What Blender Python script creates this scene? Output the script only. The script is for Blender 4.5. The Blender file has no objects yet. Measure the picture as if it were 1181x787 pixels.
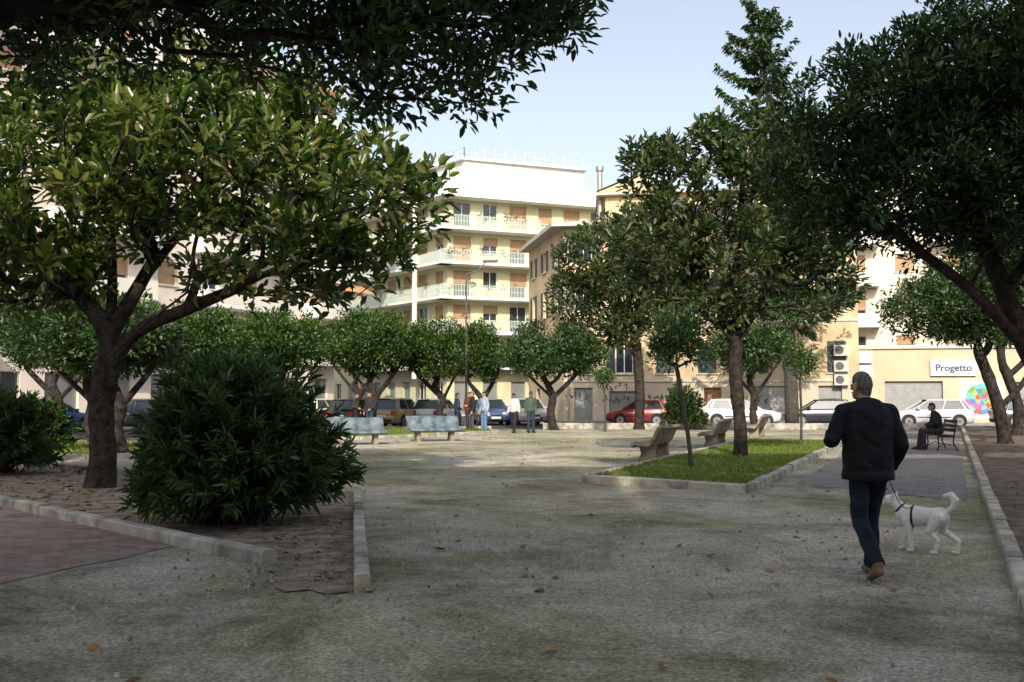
import bpy, math, random
import numpy as np
from mathutils import Vector, Matrix
random.seed(4); rng=np.random.default_rng(4)
SC=bpy.context.scene
COL=SC.collection

# ------------------------------------------------------------ materials
def new_mat(name):
    m=bpy.data.materials.new(name); m.use_nodes=True
    nt=m.node_tree; b=nt.nodes['Principled BSDF']
    return m,nt,b
def pmat(name,col,rough=0.8,var=0.15,scale=3.0,bump=0.0,bscale=40.0,metal=0.0,col2=None,coat=0.0,bdist=0.02,spec=0.5):
    m,nt,b=new_mat(name)
    tc=nt.nodes.new('ShaderNodeTexCoord')
    n=nt.nodes.new('ShaderNodeTexNoise'); n.inputs['Scale'].default_value=scale; n.inputs['Detail'].default_value=6
    nt.links.new(tc.outputs['Object'],n.inputs['Vector'])
    r=nt.nodes.new('ShaderNodeValToRGB')
    r.color_ramp.elements[0].position=0.3; r.color_ramp.elements[1].position=0.7
    c1=[c*(1-var) for c in col]; c2=[min(1,c*(1+var)) for c in (col2 or col)]
    r.color_ramp.elements[0].color=(*c1,1); r.color_ramp.elements[1].color=(*c2,1)
    nt.links.new(n.outputs['Fac'],r.inputs['Fac']); nt.links.new(r.outputs['Color'],b.inputs['Base Color'])
    b.inputs['Roughness'].default_value=rough; b.inputs['Metallic'].default_value=metal
    b.inputs['Coat Weight'].default_value=coat; b.inputs['Specular IOR Level'].default_value=spec
    if bump>0:
        n2=nt.nodes.new('ShaderNodeTexNoise'); n2.inputs['Scale'].default_value=bscale; n2.inputs['Detail'].default_value=4
        nt.links.new(tc.outputs['Object'],n2.inputs['Vector'])
        bp=nt.nodes.new('ShaderNodeBump'); bp.inputs['Strength'].default_value=bump; bp.inputs['Distance'].default_value=bdist
        nt.links.new(n2.outputs['Fac'],bp.inputs['Height']); nt.links.new(bp.outputs['Normal'],b.inputs['Normal'])
    return m
def leafmat(name,cols,rough=0.4,back=None,trans=0.25,spec=0.5):
    m,nt,b=new_mat(name)
    a=nt.nodes.new('ShaderNodeAttribute'); a.attribute_name='rnd'
    r=nt.nodes.new('ShaderNodeValToRGB'); cr=r.color_ramp
    while len(cr.elements)<len(cols): cr.elements.new(0.5)
    for i,c in enumerate(cols):
        cr.elements[i].position=c[0]; 
        cr.elements[i].color=(*c[1],1)
    nt.links.new(a.outputs['Fac'],r.inputs['Fac'])
    out=r.outputs['Color']
    if back:
        g=nt.nodes.new('ShaderNodeNewGeometry'); mx=nt.nodes.new('ShaderNodeMix'); mx.data_type='RGBA'
        nt.links.new(g.outputs['Backfacing'],mx.inputs[0]); nt.links.new(out,mx.inputs[6]); mx.inputs[7].default_value=(*back,1)
        out=mx.outputs[2]
    nt.links.new(out,b.inputs['Base Color']); b.inputs['Roughness'].default_value=rough
    b.inputs['Specular IOR Level'].default_value=spec
    t=nt.nodes.new('ShaderNodeBsdfTranslucent'); nt.links.new(out,t.inputs['Color'])
    ms=nt.nodes.new('ShaderNodeMixShader'); ms.inputs[0].default_value=trans
    o=nt.nodes['Material Output']
    nt.links.new(b.outputs[0],ms.inputs[1]); nt.links.new(t.outputs[0],ms.inputs[2]); nt.links.new(ms.outputs[0],o.inputs['Surface'])
    return m

def ground_mat():
    m,nt,b=new_mat('gravel_ground'); N=nt.nodes; Lk=nt.links
    tc=N.new('ShaderNodeTexCoord')
    def noise(s,d=5,rg=0.6,dist=0):
        n=N.new('ShaderNodeTexNoise'); n.inputs['Scale'].default_value=s; n.inputs['Detail'].default_value=d; n.inputs['Roughness'].default_value=rg; n.inputs['Distortion'].default_value=dist
        Lk.new(tc.outputs['Object'],n.inputs['Vector']); return n
    def ramp(src,p0,p1,c0,c1):
        r=N.new('ShaderNodeValToRGB'); r.color_ramp.elements[0].position=p0; r.color_ramp.elements[1].position=p1
        r.color_ramp.elements[0].color=(*c0,1); r.color_ramp.elements[1].color=(*c1,1); Lk.new(src,r.inputs['Fac']); return r
    def mix(f,a,c,mode='MIX'):
        x=N.new('ShaderNodeMix'); x.data_type='RGBA'; x.blend_type=mode
        if isinstance(f,float): x.inputs[0].default_value=f
        else: Lk.new(f,x.inputs[0])
        Lk.new(a,x.inputs[6]); Lk.new(c,x.inputs[7]); return x.outputs[2]
    big=noise(0.22,7,0.65,0.6); mid=noise(1.3,7,0.72); fine=noise(30,4,0.8)
    v=N.new('ShaderNodeTexVoronoi'); v.inputs['Scale'].default_value=46; Lk.new(tc.outputs['Object'],v.inputs['Vector'])
    v2=N.new('ShaderNodeTexVoronoi'); v2.inputs['Scale'].default_value=17; Lk.new(tc.outputs['Object'],v2.inputs['Vector'])
    base=ramp(mid.outputs['Fac'],0.3,0.7,(0.29,0.272,0.235),(0.51,0.485,0.43))
    moss=ramp(noise(4,7,0.8).outputs['Fac'],0.35,0.68,(0.20,0.205,0.12),(0.37,0.365,0.25))
    mm=ramp(big.outputs['Fac'],0.42,0.60,(0,0,0),(1,1,1))
    c=mix(mm.outputs['Color'],base.outputs['Color'],moss.outputs['Color'])
    st=ramp(v.outputs['Color'],0.1,0.9,(0.60,0.60,0.60),(1.42,1.40,1.36))
    c=mix(0.9,c,st.outputs['Color'],'MULTIPLY')
    sp=ramp(fine.outputs['Fac'],0.35,0.65,(0.62,0.62,0.60),(1.33,1.33,1.30))
    c=mix(0.8,c,sp.outputs['Color'],'MULTIPLY')
    pb=ramp(v2.outputs['Distance'],0.05,0.2,(0.35,0.34,0.32),(0,0,0))
    v3=ramp(v2.outputs['Color'],0.76,0.80,(0,0,0),(1,1,1))
    c=mix(v3.outputs['Color'],c,mix(1.0,c,pb.outputs['Color'],'ADD'))
    dk=ramp(noise(0.45,9,0.75,0.7).outputs['Fac'],0.47,0.64,(1,1,1),(0.46,0.44,0.38))
    c=mix(1.0,c,dk.outputs['Color'],'MULTIPLY')
    lt=ramp(noise(0.3,8,0.7,0.9).outputs['Fac'],0.46,0.66,(1,1,1),(1.4,1.36,1.30))
    c=mix(1.0,c,lt.outputs['Color'],'MULTIPLY')
    Lk.new(c,b.inputs['Base Color']); b.inputs['Roughness'].default_value=0.92; b.inputs['Specular IOR Level'].default_value=0.2
    bp=N.new('ShaderNodeBump'); bp.inputs['Strength'].default_value=0.9; bp.inputs['Distance'].default_value=0.025
    ad=N.new('ShaderNodeMath'); ad.operation='ADD'; Lk.new(fine.outputs['Fac'],ad.inputs[0]); 
    mu=N.new('ShaderNodeMath'); mu.operation='MULTIPLY'; mu.inputs[1].default_value=3.0; Lk.new(mid.outputs['Fac'],mu.inputs[0]); Lk.new(mu.outputs[0],ad.inputs[1])
    Lk.new(ad.outputs[0],bp.inputs['Height']); Lk.new(bp.outputs['Normal'],b.inputs['Normal'])
    return m
def paver_mat(name,c1,c2,mortar,ang,scale=1.0):
    m,nt,b=new_mat(name); N=nt.nodes; Lk=nt.links
    tc=N.new('ShaderNodeTexCoord'); mp=N.new('ShaderNodeMapping'); mp.inputs['Rotation'].default_value=(0,0,ang); Lk.new(tc.outputs['Object'],mp.inputs['Vector'])
    br=N.new('ShaderNodeTexBrick'); br.inputs['Scale'].default_value=scale; br.inputs['Brick Width'].default_value=0.24; br.inputs['Row Height'].default_value=0.12; br.inputs['Mortar Size'].default_value=0.008
    br.inputs['Color1'].default_value=(*c1,1); br.inputs['Color2'].default_value=(*c2,1); br.inputs['Mortar'].default_value=(*mortar,1)
    Lk.new(mp.outputs[0],br.inputs['Vector'])
    n=N.new('ShaderNodeTexNoise'); n.inputs['Scale'].default_value=2.5; n.inputs['Detail'].default_value=8; n.inputs['Roughness'].default_value=.75; Lk.new(tc.outputs['Object'],n.inputs['Vector'])
    r=N.new('ShaderNodeValToRGB'); r.color_ramp.elements[0].position=.32; r.color_ramp.elements[1].position=.66; r.color_ramp.elements[0].color=(.55,.55,.52,1); r.color_ramp.elements[1].color=(1.3,1.3,1.25,1); Lk.new(n.outputs['Fac'],r.inputs['Fac'])
    x=N.new('ShaderNodeMix'); x.data_type='RGBA'; x.blend_type='MULTIPLY'; x.inputs[0].default_value=1; Lk.new(br.outputs['Color'],x.inputs[6]); Lk.new(r.outputs['Color'],x.inputs[7])
    Lk.new(x.outputs[2],b.inputs['Base Color']); b.inputs['Roughness'].default_value=.85
    bp=N.new('ShaderNodeBump'); bp.inputs['Strength'].default_value=.5; bp.inputs['Distance'].default_value=.015; Lk.new(n.outputs['Fac'],bp.inputs['Height']); Lk.new(bp.outputs['Normal'],b.inputs['Normal'])
    return m
def wall_mat(name,col,dirt=0.12):
    return pmat(name,col,0.85,dirt,0.6,0.15,8)
def glass_mat(name='window_glass',col=(0.03,0.04,0.05)):
    m,nt,b=new_mat(name); b.inputs['Base Color'].default_value=(*col,1); b.inputs['Roughness'].default_value=0.08
    b.inputs['Specular IOR Level'].default_value=0.8
    return m
M={}
M['gravel']=ground_mat()
M['soil']=pmat('soil',(0.15,0.12,0.09),0.95,0.5,4,1.0,20,col2=(0.25,0.205,0.16),bdist=.05)
M['soil2']=pmat('reddish_soil',(0.10,0.07,0.05),0.95,0.4,3,1.0,20,col2=(0.16,0.12,0.09),bdist=.05)
M['kerb']=pmat('kerb_concrete',(0.26,0.24,0.20),0.85,0.4,3,0.6,40,col2=(0.43,0.40,0.34))
M['kerbd']=pmat('mossy_kerb_concrete',(0.17,0.17,0.14),0.9,0.35,4,0.5,40,col2=(0.3,0.28,0.24))
M['pav_red']=paver_mat('red_pavers',(0.25,0.175,0.15),(0.33,0.235,0.205),(0.16,0.13,0.11),math.radians(23))
M['pav_gray']=paver_mat('path_pavers',(0.20,0.18,0.18),(0.25,0.225,0.22),(0.15,0.14,0.13),math.radians(23))
M['asphalt']=pmat('asphalt',(0.055,0.055,0.057),0.9,0.25,2,0.4,60)
M['sidewalk']=pmat('sidewalk',(0.26,0.25,0.24),0.9,0.15,2,0.2,30)
M['lawn']=pmat('lawn_soil',(0.11,0.15,0.03),0.95,0.45,2.5,0.8,30,col2=(0.16,0.21,0.045))
M['bark']=pmat('bark_dark',(0.022,0.018,0.016),0.95,0.45,7,1.0,22,col2=(0.045,0.037,0.032),bdist=.05,spec=.2)
M['bark_g']=pmat('bark_grey',(0.06,0.053,0.046),0.95,0.35,7,1.0,22)
M['glass']=glass_mat()
M['white']=pmat('white_plaster',(0.78,0.77,0.74),0.7,0.05,1.0)
M['alum']=pmat('grey_metal',(0.30,0.31,0.31),0.5,0.12,3,metal=0.4)
M['black']=pmat('black_metal',(0.02,0.02,0.02),0.5,0.1,3)
M['rubber']=pmat('rubber',(0.018,0.018,0.018),0.8,0.1,3)
M['wood']=pmat('roller_blind_wood',(0.36,0.23,0.13),0.7,0.15,3)
M['shutter']=pmat('dark_green_shutter',(0.035,0.055,0.05),0.6,0.1,3)
M['terra']=pmat('terracotta',(0.26,0.13,0.08),0.8,0.2,6)
M['awn']=pmat('orange_awning',(0.55,0.27,0.12),0.8,0.1,2)
M['steel']=pmat('dark_painted_steel',(0.08,0.085,0.085),0.55,0.1,3)

# ------------------------------------------------------------ mesh builder
class MB:
    def __init__(s): s.v=[]; s.f=[]; s.m=[]; s.mats=[]; s.T=None
    def mi(s,mat):
        if isinstance(mat,str): mat=M[mat]
        if mat not in s.mats: s.mats.append(mat)
        return s.mats.index(mat)
    def add(s,vs,fs,mat):
        i=len(s.v); k=s.mi(mat)
        for p in vs:
            s.v.append(tuple(s.T(p)) if s.T else tuple(p))
        for f in fs: s.f.append(tuple(i+j for j in f)); s.m.append(k)
    def quad(s,a,b,c,d,mat): s.add([a,b,c,d],[(0,1,2,3)],mat)
    def box(s,x0,x1,y0,y1,z0,z1,mat):
        vs=[(x,y,z) for z in (z0,z1) for y in (y0,y1) for x in (x0,x1)]
        s.add(vs,[(0,2,3,1),(4,5,7,6),(0,1,5,4),(2,6,7,3),(0,4,6,2),(1,3,7,5)],mat)
    def prism(s,poly,z0,z1,mat):
        n=len(poly); vs=[(p[0],p[1],z0) for p in poly]+[(p[0],p[1],z1) for p in poly]
        fs=[tuple(range(n-1,-1,-1)),tuple(range(n,2*n))]+[(i,(i+1)%n,n+(i+1)%n,n+i) for i in range(n)]
        s.add(vs,fs,mat)
    def sweep(s,pts,rad,mat,sides=8,cap=True):
        pts=[Vector(p) for p in pts]; n=len(pts)
        if n<2: return
        ref=None; vs=[]
        for i,p in enumerate(pts):
            d=(pts[min(i+1,n-1)]-pts[max(i-1,0)])
            if d.length<1e-6: d=Vector((0,0,1))
            d.normalize()
            if ref is None:
                ref=Vector((1,0,0)) if abs(d.x)<0.8 else Vector((0,1,0))
            ref=(ref-d*ref.dot(d))
            if ref.length<1e-4: ref=d.orthogonal()
            ref.normalize(); o=d.cross(ref)
            r=rad[i] if hasattr(rad,'__len__') else rad
            for k in range(sides):
                a=2*math.pi*k/sides
                vs.append(p+ref*(math.cos(a)*r)+o*(math.sin(a)*r))
        fs=[]
        for i in range(n-1):
            for k in range(sides):
                fs.append((i*sides+k,i*sides+(k+1)%sides,(i+1)*sides+(k+1)%sides,(i+1)*sides+k))
        if cap:
            fs.append(tuple(range(sides-1,-1,-1))); fs.append(tuple((n-1)*sides+k for k in range(sides)))
        s.add(vs,fs,mat)
    def obj(s,name,parent=None,smooth=False,loc=None,rz=0,sc=1):
        me=bpy.data.meshes.new(name); me.from_pydata(s.v,[],s.f)
        for m in s.mats: me.materials.append(m)
        me.polygons.foreach_set('material_index',s.m)
        if smooth: me.polygons.foreach_set('use_smooth',[True]*len(s.f))
        me.update()
        o=bpy.data.objects.new(name,me); COL.objects.link(o)
        if parent: o.parent=parent
        if loc: o.location=loc
        o.rotation_euler[2]=rz; o.scale=(sc,sc,sc)
        return o
def empty(name,loc=(0,0,0)):
    o=bpy.data.objects.new(name,None); o.location=loc; COL.objects.link(o); o.empty_display_size=0.3; return o
def sheet(name,poly,z,mat):
    mb=MB(); mb.add([(p[0],p[1],z) for p in poly],[tuple(range(len(poly)))],mat)
    o=mb.obj(name)
    if o.data.polygons[0].normal.z<0: o.data.flip_normals()
    return o
def ragged(a,b,n,amp,seed):
    r=random.Random(seed); a=Vector(a);b=Vector(b);d=(b-a);nn=Vector((d.y,-d.x)).normalized()
    return [tuple(a.lerp(b,i/n)+nn*r.uniform(-amp,amp)) for i in range(1,n)]

# ------------------------------------------------------------ leaves
def leaf_obj(name,C,D,Nn,Ln,W,rnd,mat,parent=None):
    C=np.asarray(C,dtype=np.float64); n=len(C)
    D=D/np.linalg.norm(D,axis=1,keepdims=True)
    Nn=Nn-(Nn*D).sum(1,keepdims=True)*D; Nn/= (np.linalg.norm(Nn,axis=1,keepdims=True)+1e-9)
    S=np.cross(D,Nn)
    t=np.array([[0,0,0],[.35,.5,.10],[.75,.36,.02],[1,0,-.12],[.75,-.36,.02],[.35,-.5,.10]])
    Ln=np.broadcast_to(Ln,(n,)); W=np.broadcast_to(W,(n,))
    V=C[:,None,:]+D[:,None,:]*(t[None,:,0:1]*Ln[:,None,None])+S[:,None,:]*(t[None,:,1:2]*W[:,None,None])+Nn[:,None,:]*(t[None,:,2:3]*Ln[:,None,None])
    V=V.reshape(-1,3)
    idx=np.arange(n)[:,None]*6
    F=np.concatenate([idx+np.array([[0,3,2,1]]),idx+np.array([[0,5,4,3]])],axis=1).reshape(-1)
    me=bpy.data.meshes.new(name)
    me.vertices.add(n*6); me.vertices.foreach_set('co',V.astype(np.float32).ravel())
    me.loops.add(n*8); me.loops.foreach_set('vertex_index',F.astype(np.int32))
    me.polygons.add(n*2); me.polygons.foreach_set('loop_start',np.arange(0,n*8,4,dtype=np.int32)); 
    me.update(calc_edges=True)
    at=me.attributes.new('rnd','FLOAT','POINT'); at.data.foreach_set('value',np.repeat(np.clip(rnd,0,1),6).astype(np.float32))
    me.materials.append(mat)
    o=bpy.data.objects.new(name,me); COL.objects.link(o)
    if parent: o.parent=parent
    return o
def rosettes(P,k,spread,leaf,wid,outc,rs,up=0.3,flat=1.0):
    n=len(P); C=np.repeat(P,k,axis=0); N_=n*k
    off=rs.normal(size=(N_,3)); off/=np.linalg.norm(off,axis=1,keepdims=True)
    rr=spread*rs.random((N_,1))**0.5
    C=C+off*rr*np.array([1,1,flat])
    D=off+rs.normal(size=(N_,3))*0.45+np.array([0,0,up])
    oc=C-outc; oc/=np.linalg.norm(oc,axis=1,keepdims=True)+1e-6
    D=D+oc*0.4
    Nn=np.array([0,0,1.0])+rs.normal(size=(N_,3))*0.5+oc*0.5
    Ln=leaf*rs.uniform(0.65,1.2,N_); W=wid*rs.uniform(0.75,1.15,N_)
    crnd=np.repeat(rs.normal(0,0.17,n),k)
    rnd=0.47+crnd+rs.normal(0,0.18,N_)
    return C,D,Nn,Ln,W,rnd

def grow_tree(name,trunk,R,blobs,ncl,k,spread,leaf,wid,lmat,bmat='bark',limbs=(),seed=1,tip=0.010,up=0.3,shell=0.5,flat=1.0,seg=0.55):
    rs=np.random.default_rng(seed)
    e=empty(name,(0,0,0))
    nodes=[Vector(p) for p in trunk]; par=[-1]+list(range(len(trunk)-1))
    for st,pts in limbs:
        prev=st
        for p in pts:
            nodes.append(Vector(p)); par.append(prev); prev=len(nodes)-1
    nfix=len(trunk)
    vol=np.array([b[3]*b[4]*b[5] for b in blobs])**0.75; pr=vol/vol.sum()
    P=[]
    for _ in range(ncl):
        b=blobs[rs.choice(len(blobs),p=pr)]
        d=rs.normal(size=3); d/=np.linalg.norm(d)
        r=rs.random()**(1/3) if rs.random()>shell else rs.uniform(0.8,1.05)
        P.append([b[0]+d[0]*r*b[3],b[1]+d[1]*r*b[4],b[2]+d[2]*r*b[5]])
    P=np.array(P)
    fork=np.array(nodes[nfix-1]); 
    order=np.argsort(np.linalg.norm(P-fork,axis=1)); P=P[order]
    NP=[np.array(n) for n in nodes]; plen=[0]*len(nodes)
    for i in range(1,len(nodes)):
        plen[i]=plen[par[i]]+ (nodes[i]-nodes[par[i]]).length
    cand_start=max(0,nfix-2)
    tips=[]
    for p in P:
        A=np.array(NP[cand_start:]); pl=np.array(plen[cand_start:])
        dist=np.linalg.norm(A-p,axis=1); cost=dist+0.3*pl+ (A[:,2]>p[2]+0.2)*0.5
        q=int(np.argmin(cost))+cand_start; d=np.linalg.norm(NP[q]-p)
        m=int(d//seg); prev=q
        bend=rs.normal(size=3)*0.10*d; bend[2]-=0.04*d
        for j in range(1,m+1):
            t=j/(m+1); pt=NP[q]*(1-t)+p*t+bend*math.sin(math.pi*t)+rs.normal(size=3)*0.02
            NP.append(pt); par.append(prev); plen.append(plen[prev]+d/(m+1)); prev=len(NP)-1
        NP.append(p); par.append(prev); plen.append(plen[prev]+d/(m+1)); tips.append(len(NP)-1)
    n=len(NP); cnt=[0]*n
    ch=[[] for _ in range(n)]
    for i in tips: cnt[i]+=1
    for i in range(n-1,0,-1):
        cnt[par[i]]+=cnt[i]; ch[par[i]].append(i)
    tot=max(2,cnt[0]); ex=math.log(tot)/math.log(R/tip)
    rad=[tip*max(1,c)**(1/ex) for c in cnt]
    mb=MB(); z0=nodes[0].z
    stack=[0]; 
    while stack:
        s=stack.pop(); chain=[s] if par[s]<0 else [par[s],s]; c=s
        while ch[c]:
            main=max(ch[c],key=lambda i:cnt[i])
            for o in ch[c]:
                if o!=main: stack.append(o)
            chain.append(main); c=main
        pts=[NP[i] for i in chain]; rr=[rad[i] for i in chain]
        if par[s]>=0: rr[0]=min(rr[0],rr[1]*1.25)
        if rr[min(1,len(rr)-1)]>0.03 and len(pts)>2:
            np_,nr=[],[]
            for i in range(len(pts)-1):
                p0=pts[max(i-1,0)];p1=pts[i];p2=pts[i+1];p3=pts[min(i+2,len(pts)-1)]
                for t in (0,0.25,0.5,0.75):
                    np_.append(0.5*((2*p1)+(-p0+p2)*t+(2*p0-5*p1+4*p2-p3)*t*t+(-p0+3*p1-3*p2+p3)*t**3))
                    nr.append(rr[i]*(1-t)+rr[i+1]*t)
            np_.append(pts[-1]); nr.append(rr[-1]); pts,rr=np_,nr
        for i in range(len(pts)):
            h=pts[i][2]-z0
            if par[s]<0:
                if h<0.5: rr[i]*=1+0.45*(1-h/0.5)**2
                rr[i]*=1+rs.normal()*0.04
        mb.sweep([Vector(p) for p in pts],rr,bmat,10 if rr[0]>0.06 else (6 if rr[0]>0.02 else 4),cap=False)
    mb.obj('trunk_and_branches',e,smooth=True)
    if k>0:
        cen=np.array([sum(b[0] for b in blobs)/len(blobs),sum(b[1] for b in blobs)/len(blobs),min(b[2]-b[5] for b in blobs)])
        a=rosettes(P,k,spread,leaf,wid,cen,rs,up,flat)
        leaf_obj('foliage',*a,lmat,e)
    return e

L_mag=leafmat('magnolia_leaves',[(0,(0.022,0.055,0.012)),(0.35,(0.060,0.130,0.020)),(0.7,(0.13,0.22,0.032)),(1,(0.31,0.31,0.055))],0.3,back=(0.12,0.14,0.035),trans=0.33)
L_mag2=leafmat('magnolia_leaves_dull',[(0,(0.018,0.045,0.014)),(0.4,(0.045,0.10,0.025)),(0.75,(0.085,0.155,0.042)),(1,(0.20,0.19,0.08))],0.32,back=(0.08,0.09,0.035),trans=0.28)
L_pit=leafmat('pittosporum_leaves',[(0,(0.015,0.038,0.012)),(0.5,(0.042,0.090,0.022)),(1,(0.10,0.165,0.038))],0.38,trans=0.24)
L_row=leafmat('row_tree_leaves',[(0,(0.014,0.038,0.008)),(0.5,(0.045,0.10,0.016)),(1,(0.12,0.19,0.03))],0.42,trans=0.28)
L_ole=leafmat('oleander_leaves',[(0,(0.030,0.072,0.024)),(0.5,(0.08,0.155,0.046)),(0.85,(0.15,0.235,0.065)),(1,(0.30,0.33,0.11))],0.42,trans=0.3)
L_con=leafmat('conifer_needles',[(0,(0.015,0.04,0.018)),(0.5,(0.045,0.095,0.03)),(1,(0.10,0.16,0.045))],0.6,trans=0.2)
L_grass=leafmat('grass_blades',[(0,(0.08,0.12,0.018)),(0.5,(0.15,0.22,0.03)),(1,(0.30,0.35,0.07))],0.6,trans=0.35)
L_dead=leafmat('fallen_leaf',[(0,(0.14,0.06,0.025)),(0.5,(0.32,0.15,0.05)),(1,(0.46,0.30,0.13))],0.7,trans=0.05)

# ------------------------------------------------------------ ground
sheet('ground',[(-250,-150),(250,-150),(250,400),(-250,400)],0,M['gravel'])
road=[(-60,14),(-26,14),(-17.5,34),(-9.5,48.8),(60,44.5),(60,140),(-60,140)]
sheet('road',road,0.004,M['asphalt'])
mb=MB()
for i in range(14):
    x=-9+i*4.9; y=52.9-(x+9)*0.06
    mb.box(x,x+0.12,y,y+2.1,0.005,0.009,'white')
mb.obj('parking_lines')
def kerb(name,pts,w,h,mat,closed=False,gap=0.006,z0=-0.05,jit=0.006):
    mb=MB(); n=len(pts); rr=random.Random(5)
    for i in range(n if closed else n-1):
        a=Vector(pts[i]); b=Vector(pts[(i+1)%n]); d=b-a; L=d.length; d/=L; nn=Vector((d.y,-d.x))
        k=max(1,round(L/1.0)); s=L/k
        for j in range(k):
            t0=j*s+gap; t1=(j+1)*s-gap; hh=h+rr.uniform(-.010,.010); o=rr.uniform(-jit,jit)
            mb.T=lambda p,a=a,d=d,nn=nn:(a.x+d.x*p[0]+nn.x*p[1],a.y+d.y*p[0]+nn.y*p[1],p[2])
            c=0.018
            y0=-w/2+o; y1=w/2+o
            vs=[]
            prof=[(y0,z0),(y1,z0),(y1,hh-c),(y1-c,hh),(y0+c,hh),(y0,hh-c)]
            for t in (t0,t1): vs+=[(t,p[0],p[1]+rr.uniform(-.003,.003)) for p in prof]
            fs=[(0,1,2,3,4,5),(11,10,9,8,7,6)]+[(q,q+6,(q+1)%6+6,(q+1)%6) for q in range(6)]
            mb.add(vs,fs,mat)
    mb.T=None
    return mb.obj(name)
kerb('kerb',[(1.4,1.9),(22,50-1.2)],0.15,0.13,'kerb')
sheet('flower_bed_soil',[(1.45,1.8),(22.05,48.8),(34,46),(13,-2)],0.03,M['soil2'])
kerb('kerb',[(1.33,18.6),(3.9,16.55),(11.0,33.3),(8.2,34.7)],0.16,0.15,'kerb',closed=True)
isl=[(1.37,18.65),(3.87,16.65),(10.9,33.25),(8.25,34.6)]
sheet('lawn',isl,0.10,M['lawn'])
sheet('path_paving',[(5.15,18.2),(6.95,15.3),(21.2,47.5),(17.5,47.5)],0.006,M['pav_gray'])
kerb('kerb',[(-16,23.2),(-7.66,14.9),(-2.3,9.55)],0.16,0.13,'kerb')
kerb('kerb',[(-1.23,8.24),(-2.57,16.7),(-4.4,17.6)],0.13,0.14,'kerb')
kerb('kerb',[(-4.4,17.6),(-16,27.5)],0.13,0.10,'kerbd')
spill=ragged((-2.45,9.75),(-2.0,8.6),7,.10,1)+[(-2.0,8.45),(-1.85,8.2),(-1.66,8.3),(-1.5,8.1),(-1.33,8.2)]
sheet('flower_bed_soil',[(-16,23.2),(-7.66,14.9),(-2.45,9.75)]+spill+[(-1.3,8.3),(-2.6,16.7),(-4.4,17.6),(-16,27.5)],0.012,M['soil'])
sheet('brick_paving',[(-3.55,10.75)]+ragged((-3.55,10.75),(-4.39,8.54),9,.04,2)+ragged((-4.39,8.54),(-7.2,2.0),14,.04,3)+[(-7.2,2.0),(-20,4),(-20,27),(-16,23.0),(-7.66,14.8)],0.006,M['pav_red'])
kerb('kerb',[(-20,26),(-12.5,24.2),(-8.5,27.5),(-11.5,33)],0.14,0.12,'kerb')
sheet('lawn',[(-20,26.1),(-12.5,24.3),(-8.6,27.5),(-11.6,32.9),(-20,34)],0.05,M['lawn'])
kerb('kerb',[(-10.5,39),(-5.6,36.8),(-0.6,43.2),(-1.2,47)],0.14,0.12,'kerb')
sheet('lawn',[(-10.5,39.1),(-5.6,36.9),(-0.7,43.2),(-1.2,47),(-9.5,47)],0.05,M['lawn'])
kerb('kerb',[(1.5,48.5),(21,47.2)],0.25,0.30,'kerb')
kerb('kerb',[(-9.5,48.7),(-1.0,48.6)],0.2,0.14,'kerb')
def in_poly(x,y,poly):
    c=np.zeros(len(x),bool); n=len(poly)
    for i in range(n):
        x1,y1=poly[i];x2,y2=poly[(i+1)%n]
        cond=((y1>y)!=(y2>y))&(x<(x2-x1)*(y-y1)/(y2-y1+1e-12)+x1); c^=cond
    return c
def grass(poly,n,z,h,seed,name='grass'):
    rs=np.random.default_rng(seed); xs=[p[0] for p in poly]; ys=[p[1] for p in poly]
    x=rs.uniform(min(xs),max(xs),n*3); y=rs.uniform(min(ys),max(ys),n*3); k=in_poly(x,y,poly)
    pn=np.sin(x*2.1+np.sin(y*1.7)*2)+np.sin(y*2.7+x)*0.7; k&=(pn+rs.normal(size=len(x))*0.8>-0.6)
    x=x[k][:n];y=y[k][:n];pn=pn[k][:n];m=len(x)
    D=rs.normal(size=(m,3))*0.5; D[:,2]=1
    leaf_obj(name,np.stack([x,y,np.full(m,z)],1),D,rs.normal(size=(m,3)),h*rs.uniform(.5,1.3,m),h*0.2,0.5+0.12*pn+rs.normal(0,.2,m),L_grass)
grass(isl,24000,0.10,0.07,3)
grass([(-20,26.1),(-12.5,24.3),(-8.6,27.5),(-11.6,32.9),(-20,34)],8000,0.05,0.09,4)
grass([(-10.5,39.1),(-5.6,36.9),(-0.7,43.2),(-1.2,47),(-9.5,47)],8000,0.05,0.09,5)
def fallen(n,area,seed,size=.07,z=0.016,name='fallen_leaves',poly=None):
    rs=np.random.default_rng(seed)
    x=rs.uniform(area[0],area[1],n);y=rs.uniform(area[2],area[3],n)
    if poly: k=in_poly(x,y,poly); x=x[k];y=y[k];n=len(x)
    D=rs.normal(size=(n,3));D[:,2]*=.15; Nn=rs.normal(size=(n,3))*.3; Nn[:,2]=1
    leaf_obj(name,np.stack([x,y,np.full(n,z)],1),D,Nn,size*rs.uniform(.6,1.3,n),size*.5,rs.random(n),L_dead)
bed=[(-16,23.2),(-7.66,14.9),(-2.45,9.75),(-1.3,8.3),(-2.6,16.7),(-4.4,17.6),(-16,27.5)]
fallen(34,(-3.5,3.5,4.2,12),1,0.12)
fallen(300,(-8,8,12,40),2,0.10)
fallen(420,(-3.4,-1.3,8.2,13),3,0.06,0.02,poly=bed)
fallen(1100,(-12,-3,12,22),4,0.11,0.022,poly=bed)
fallen(700,(3,16,5,30),6,0.08,0.038,poly=[(1.6,1.8),(22.1,48.8),(34,46),(13,-2)])
mb=MB(); rr=random.Random(2)
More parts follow.
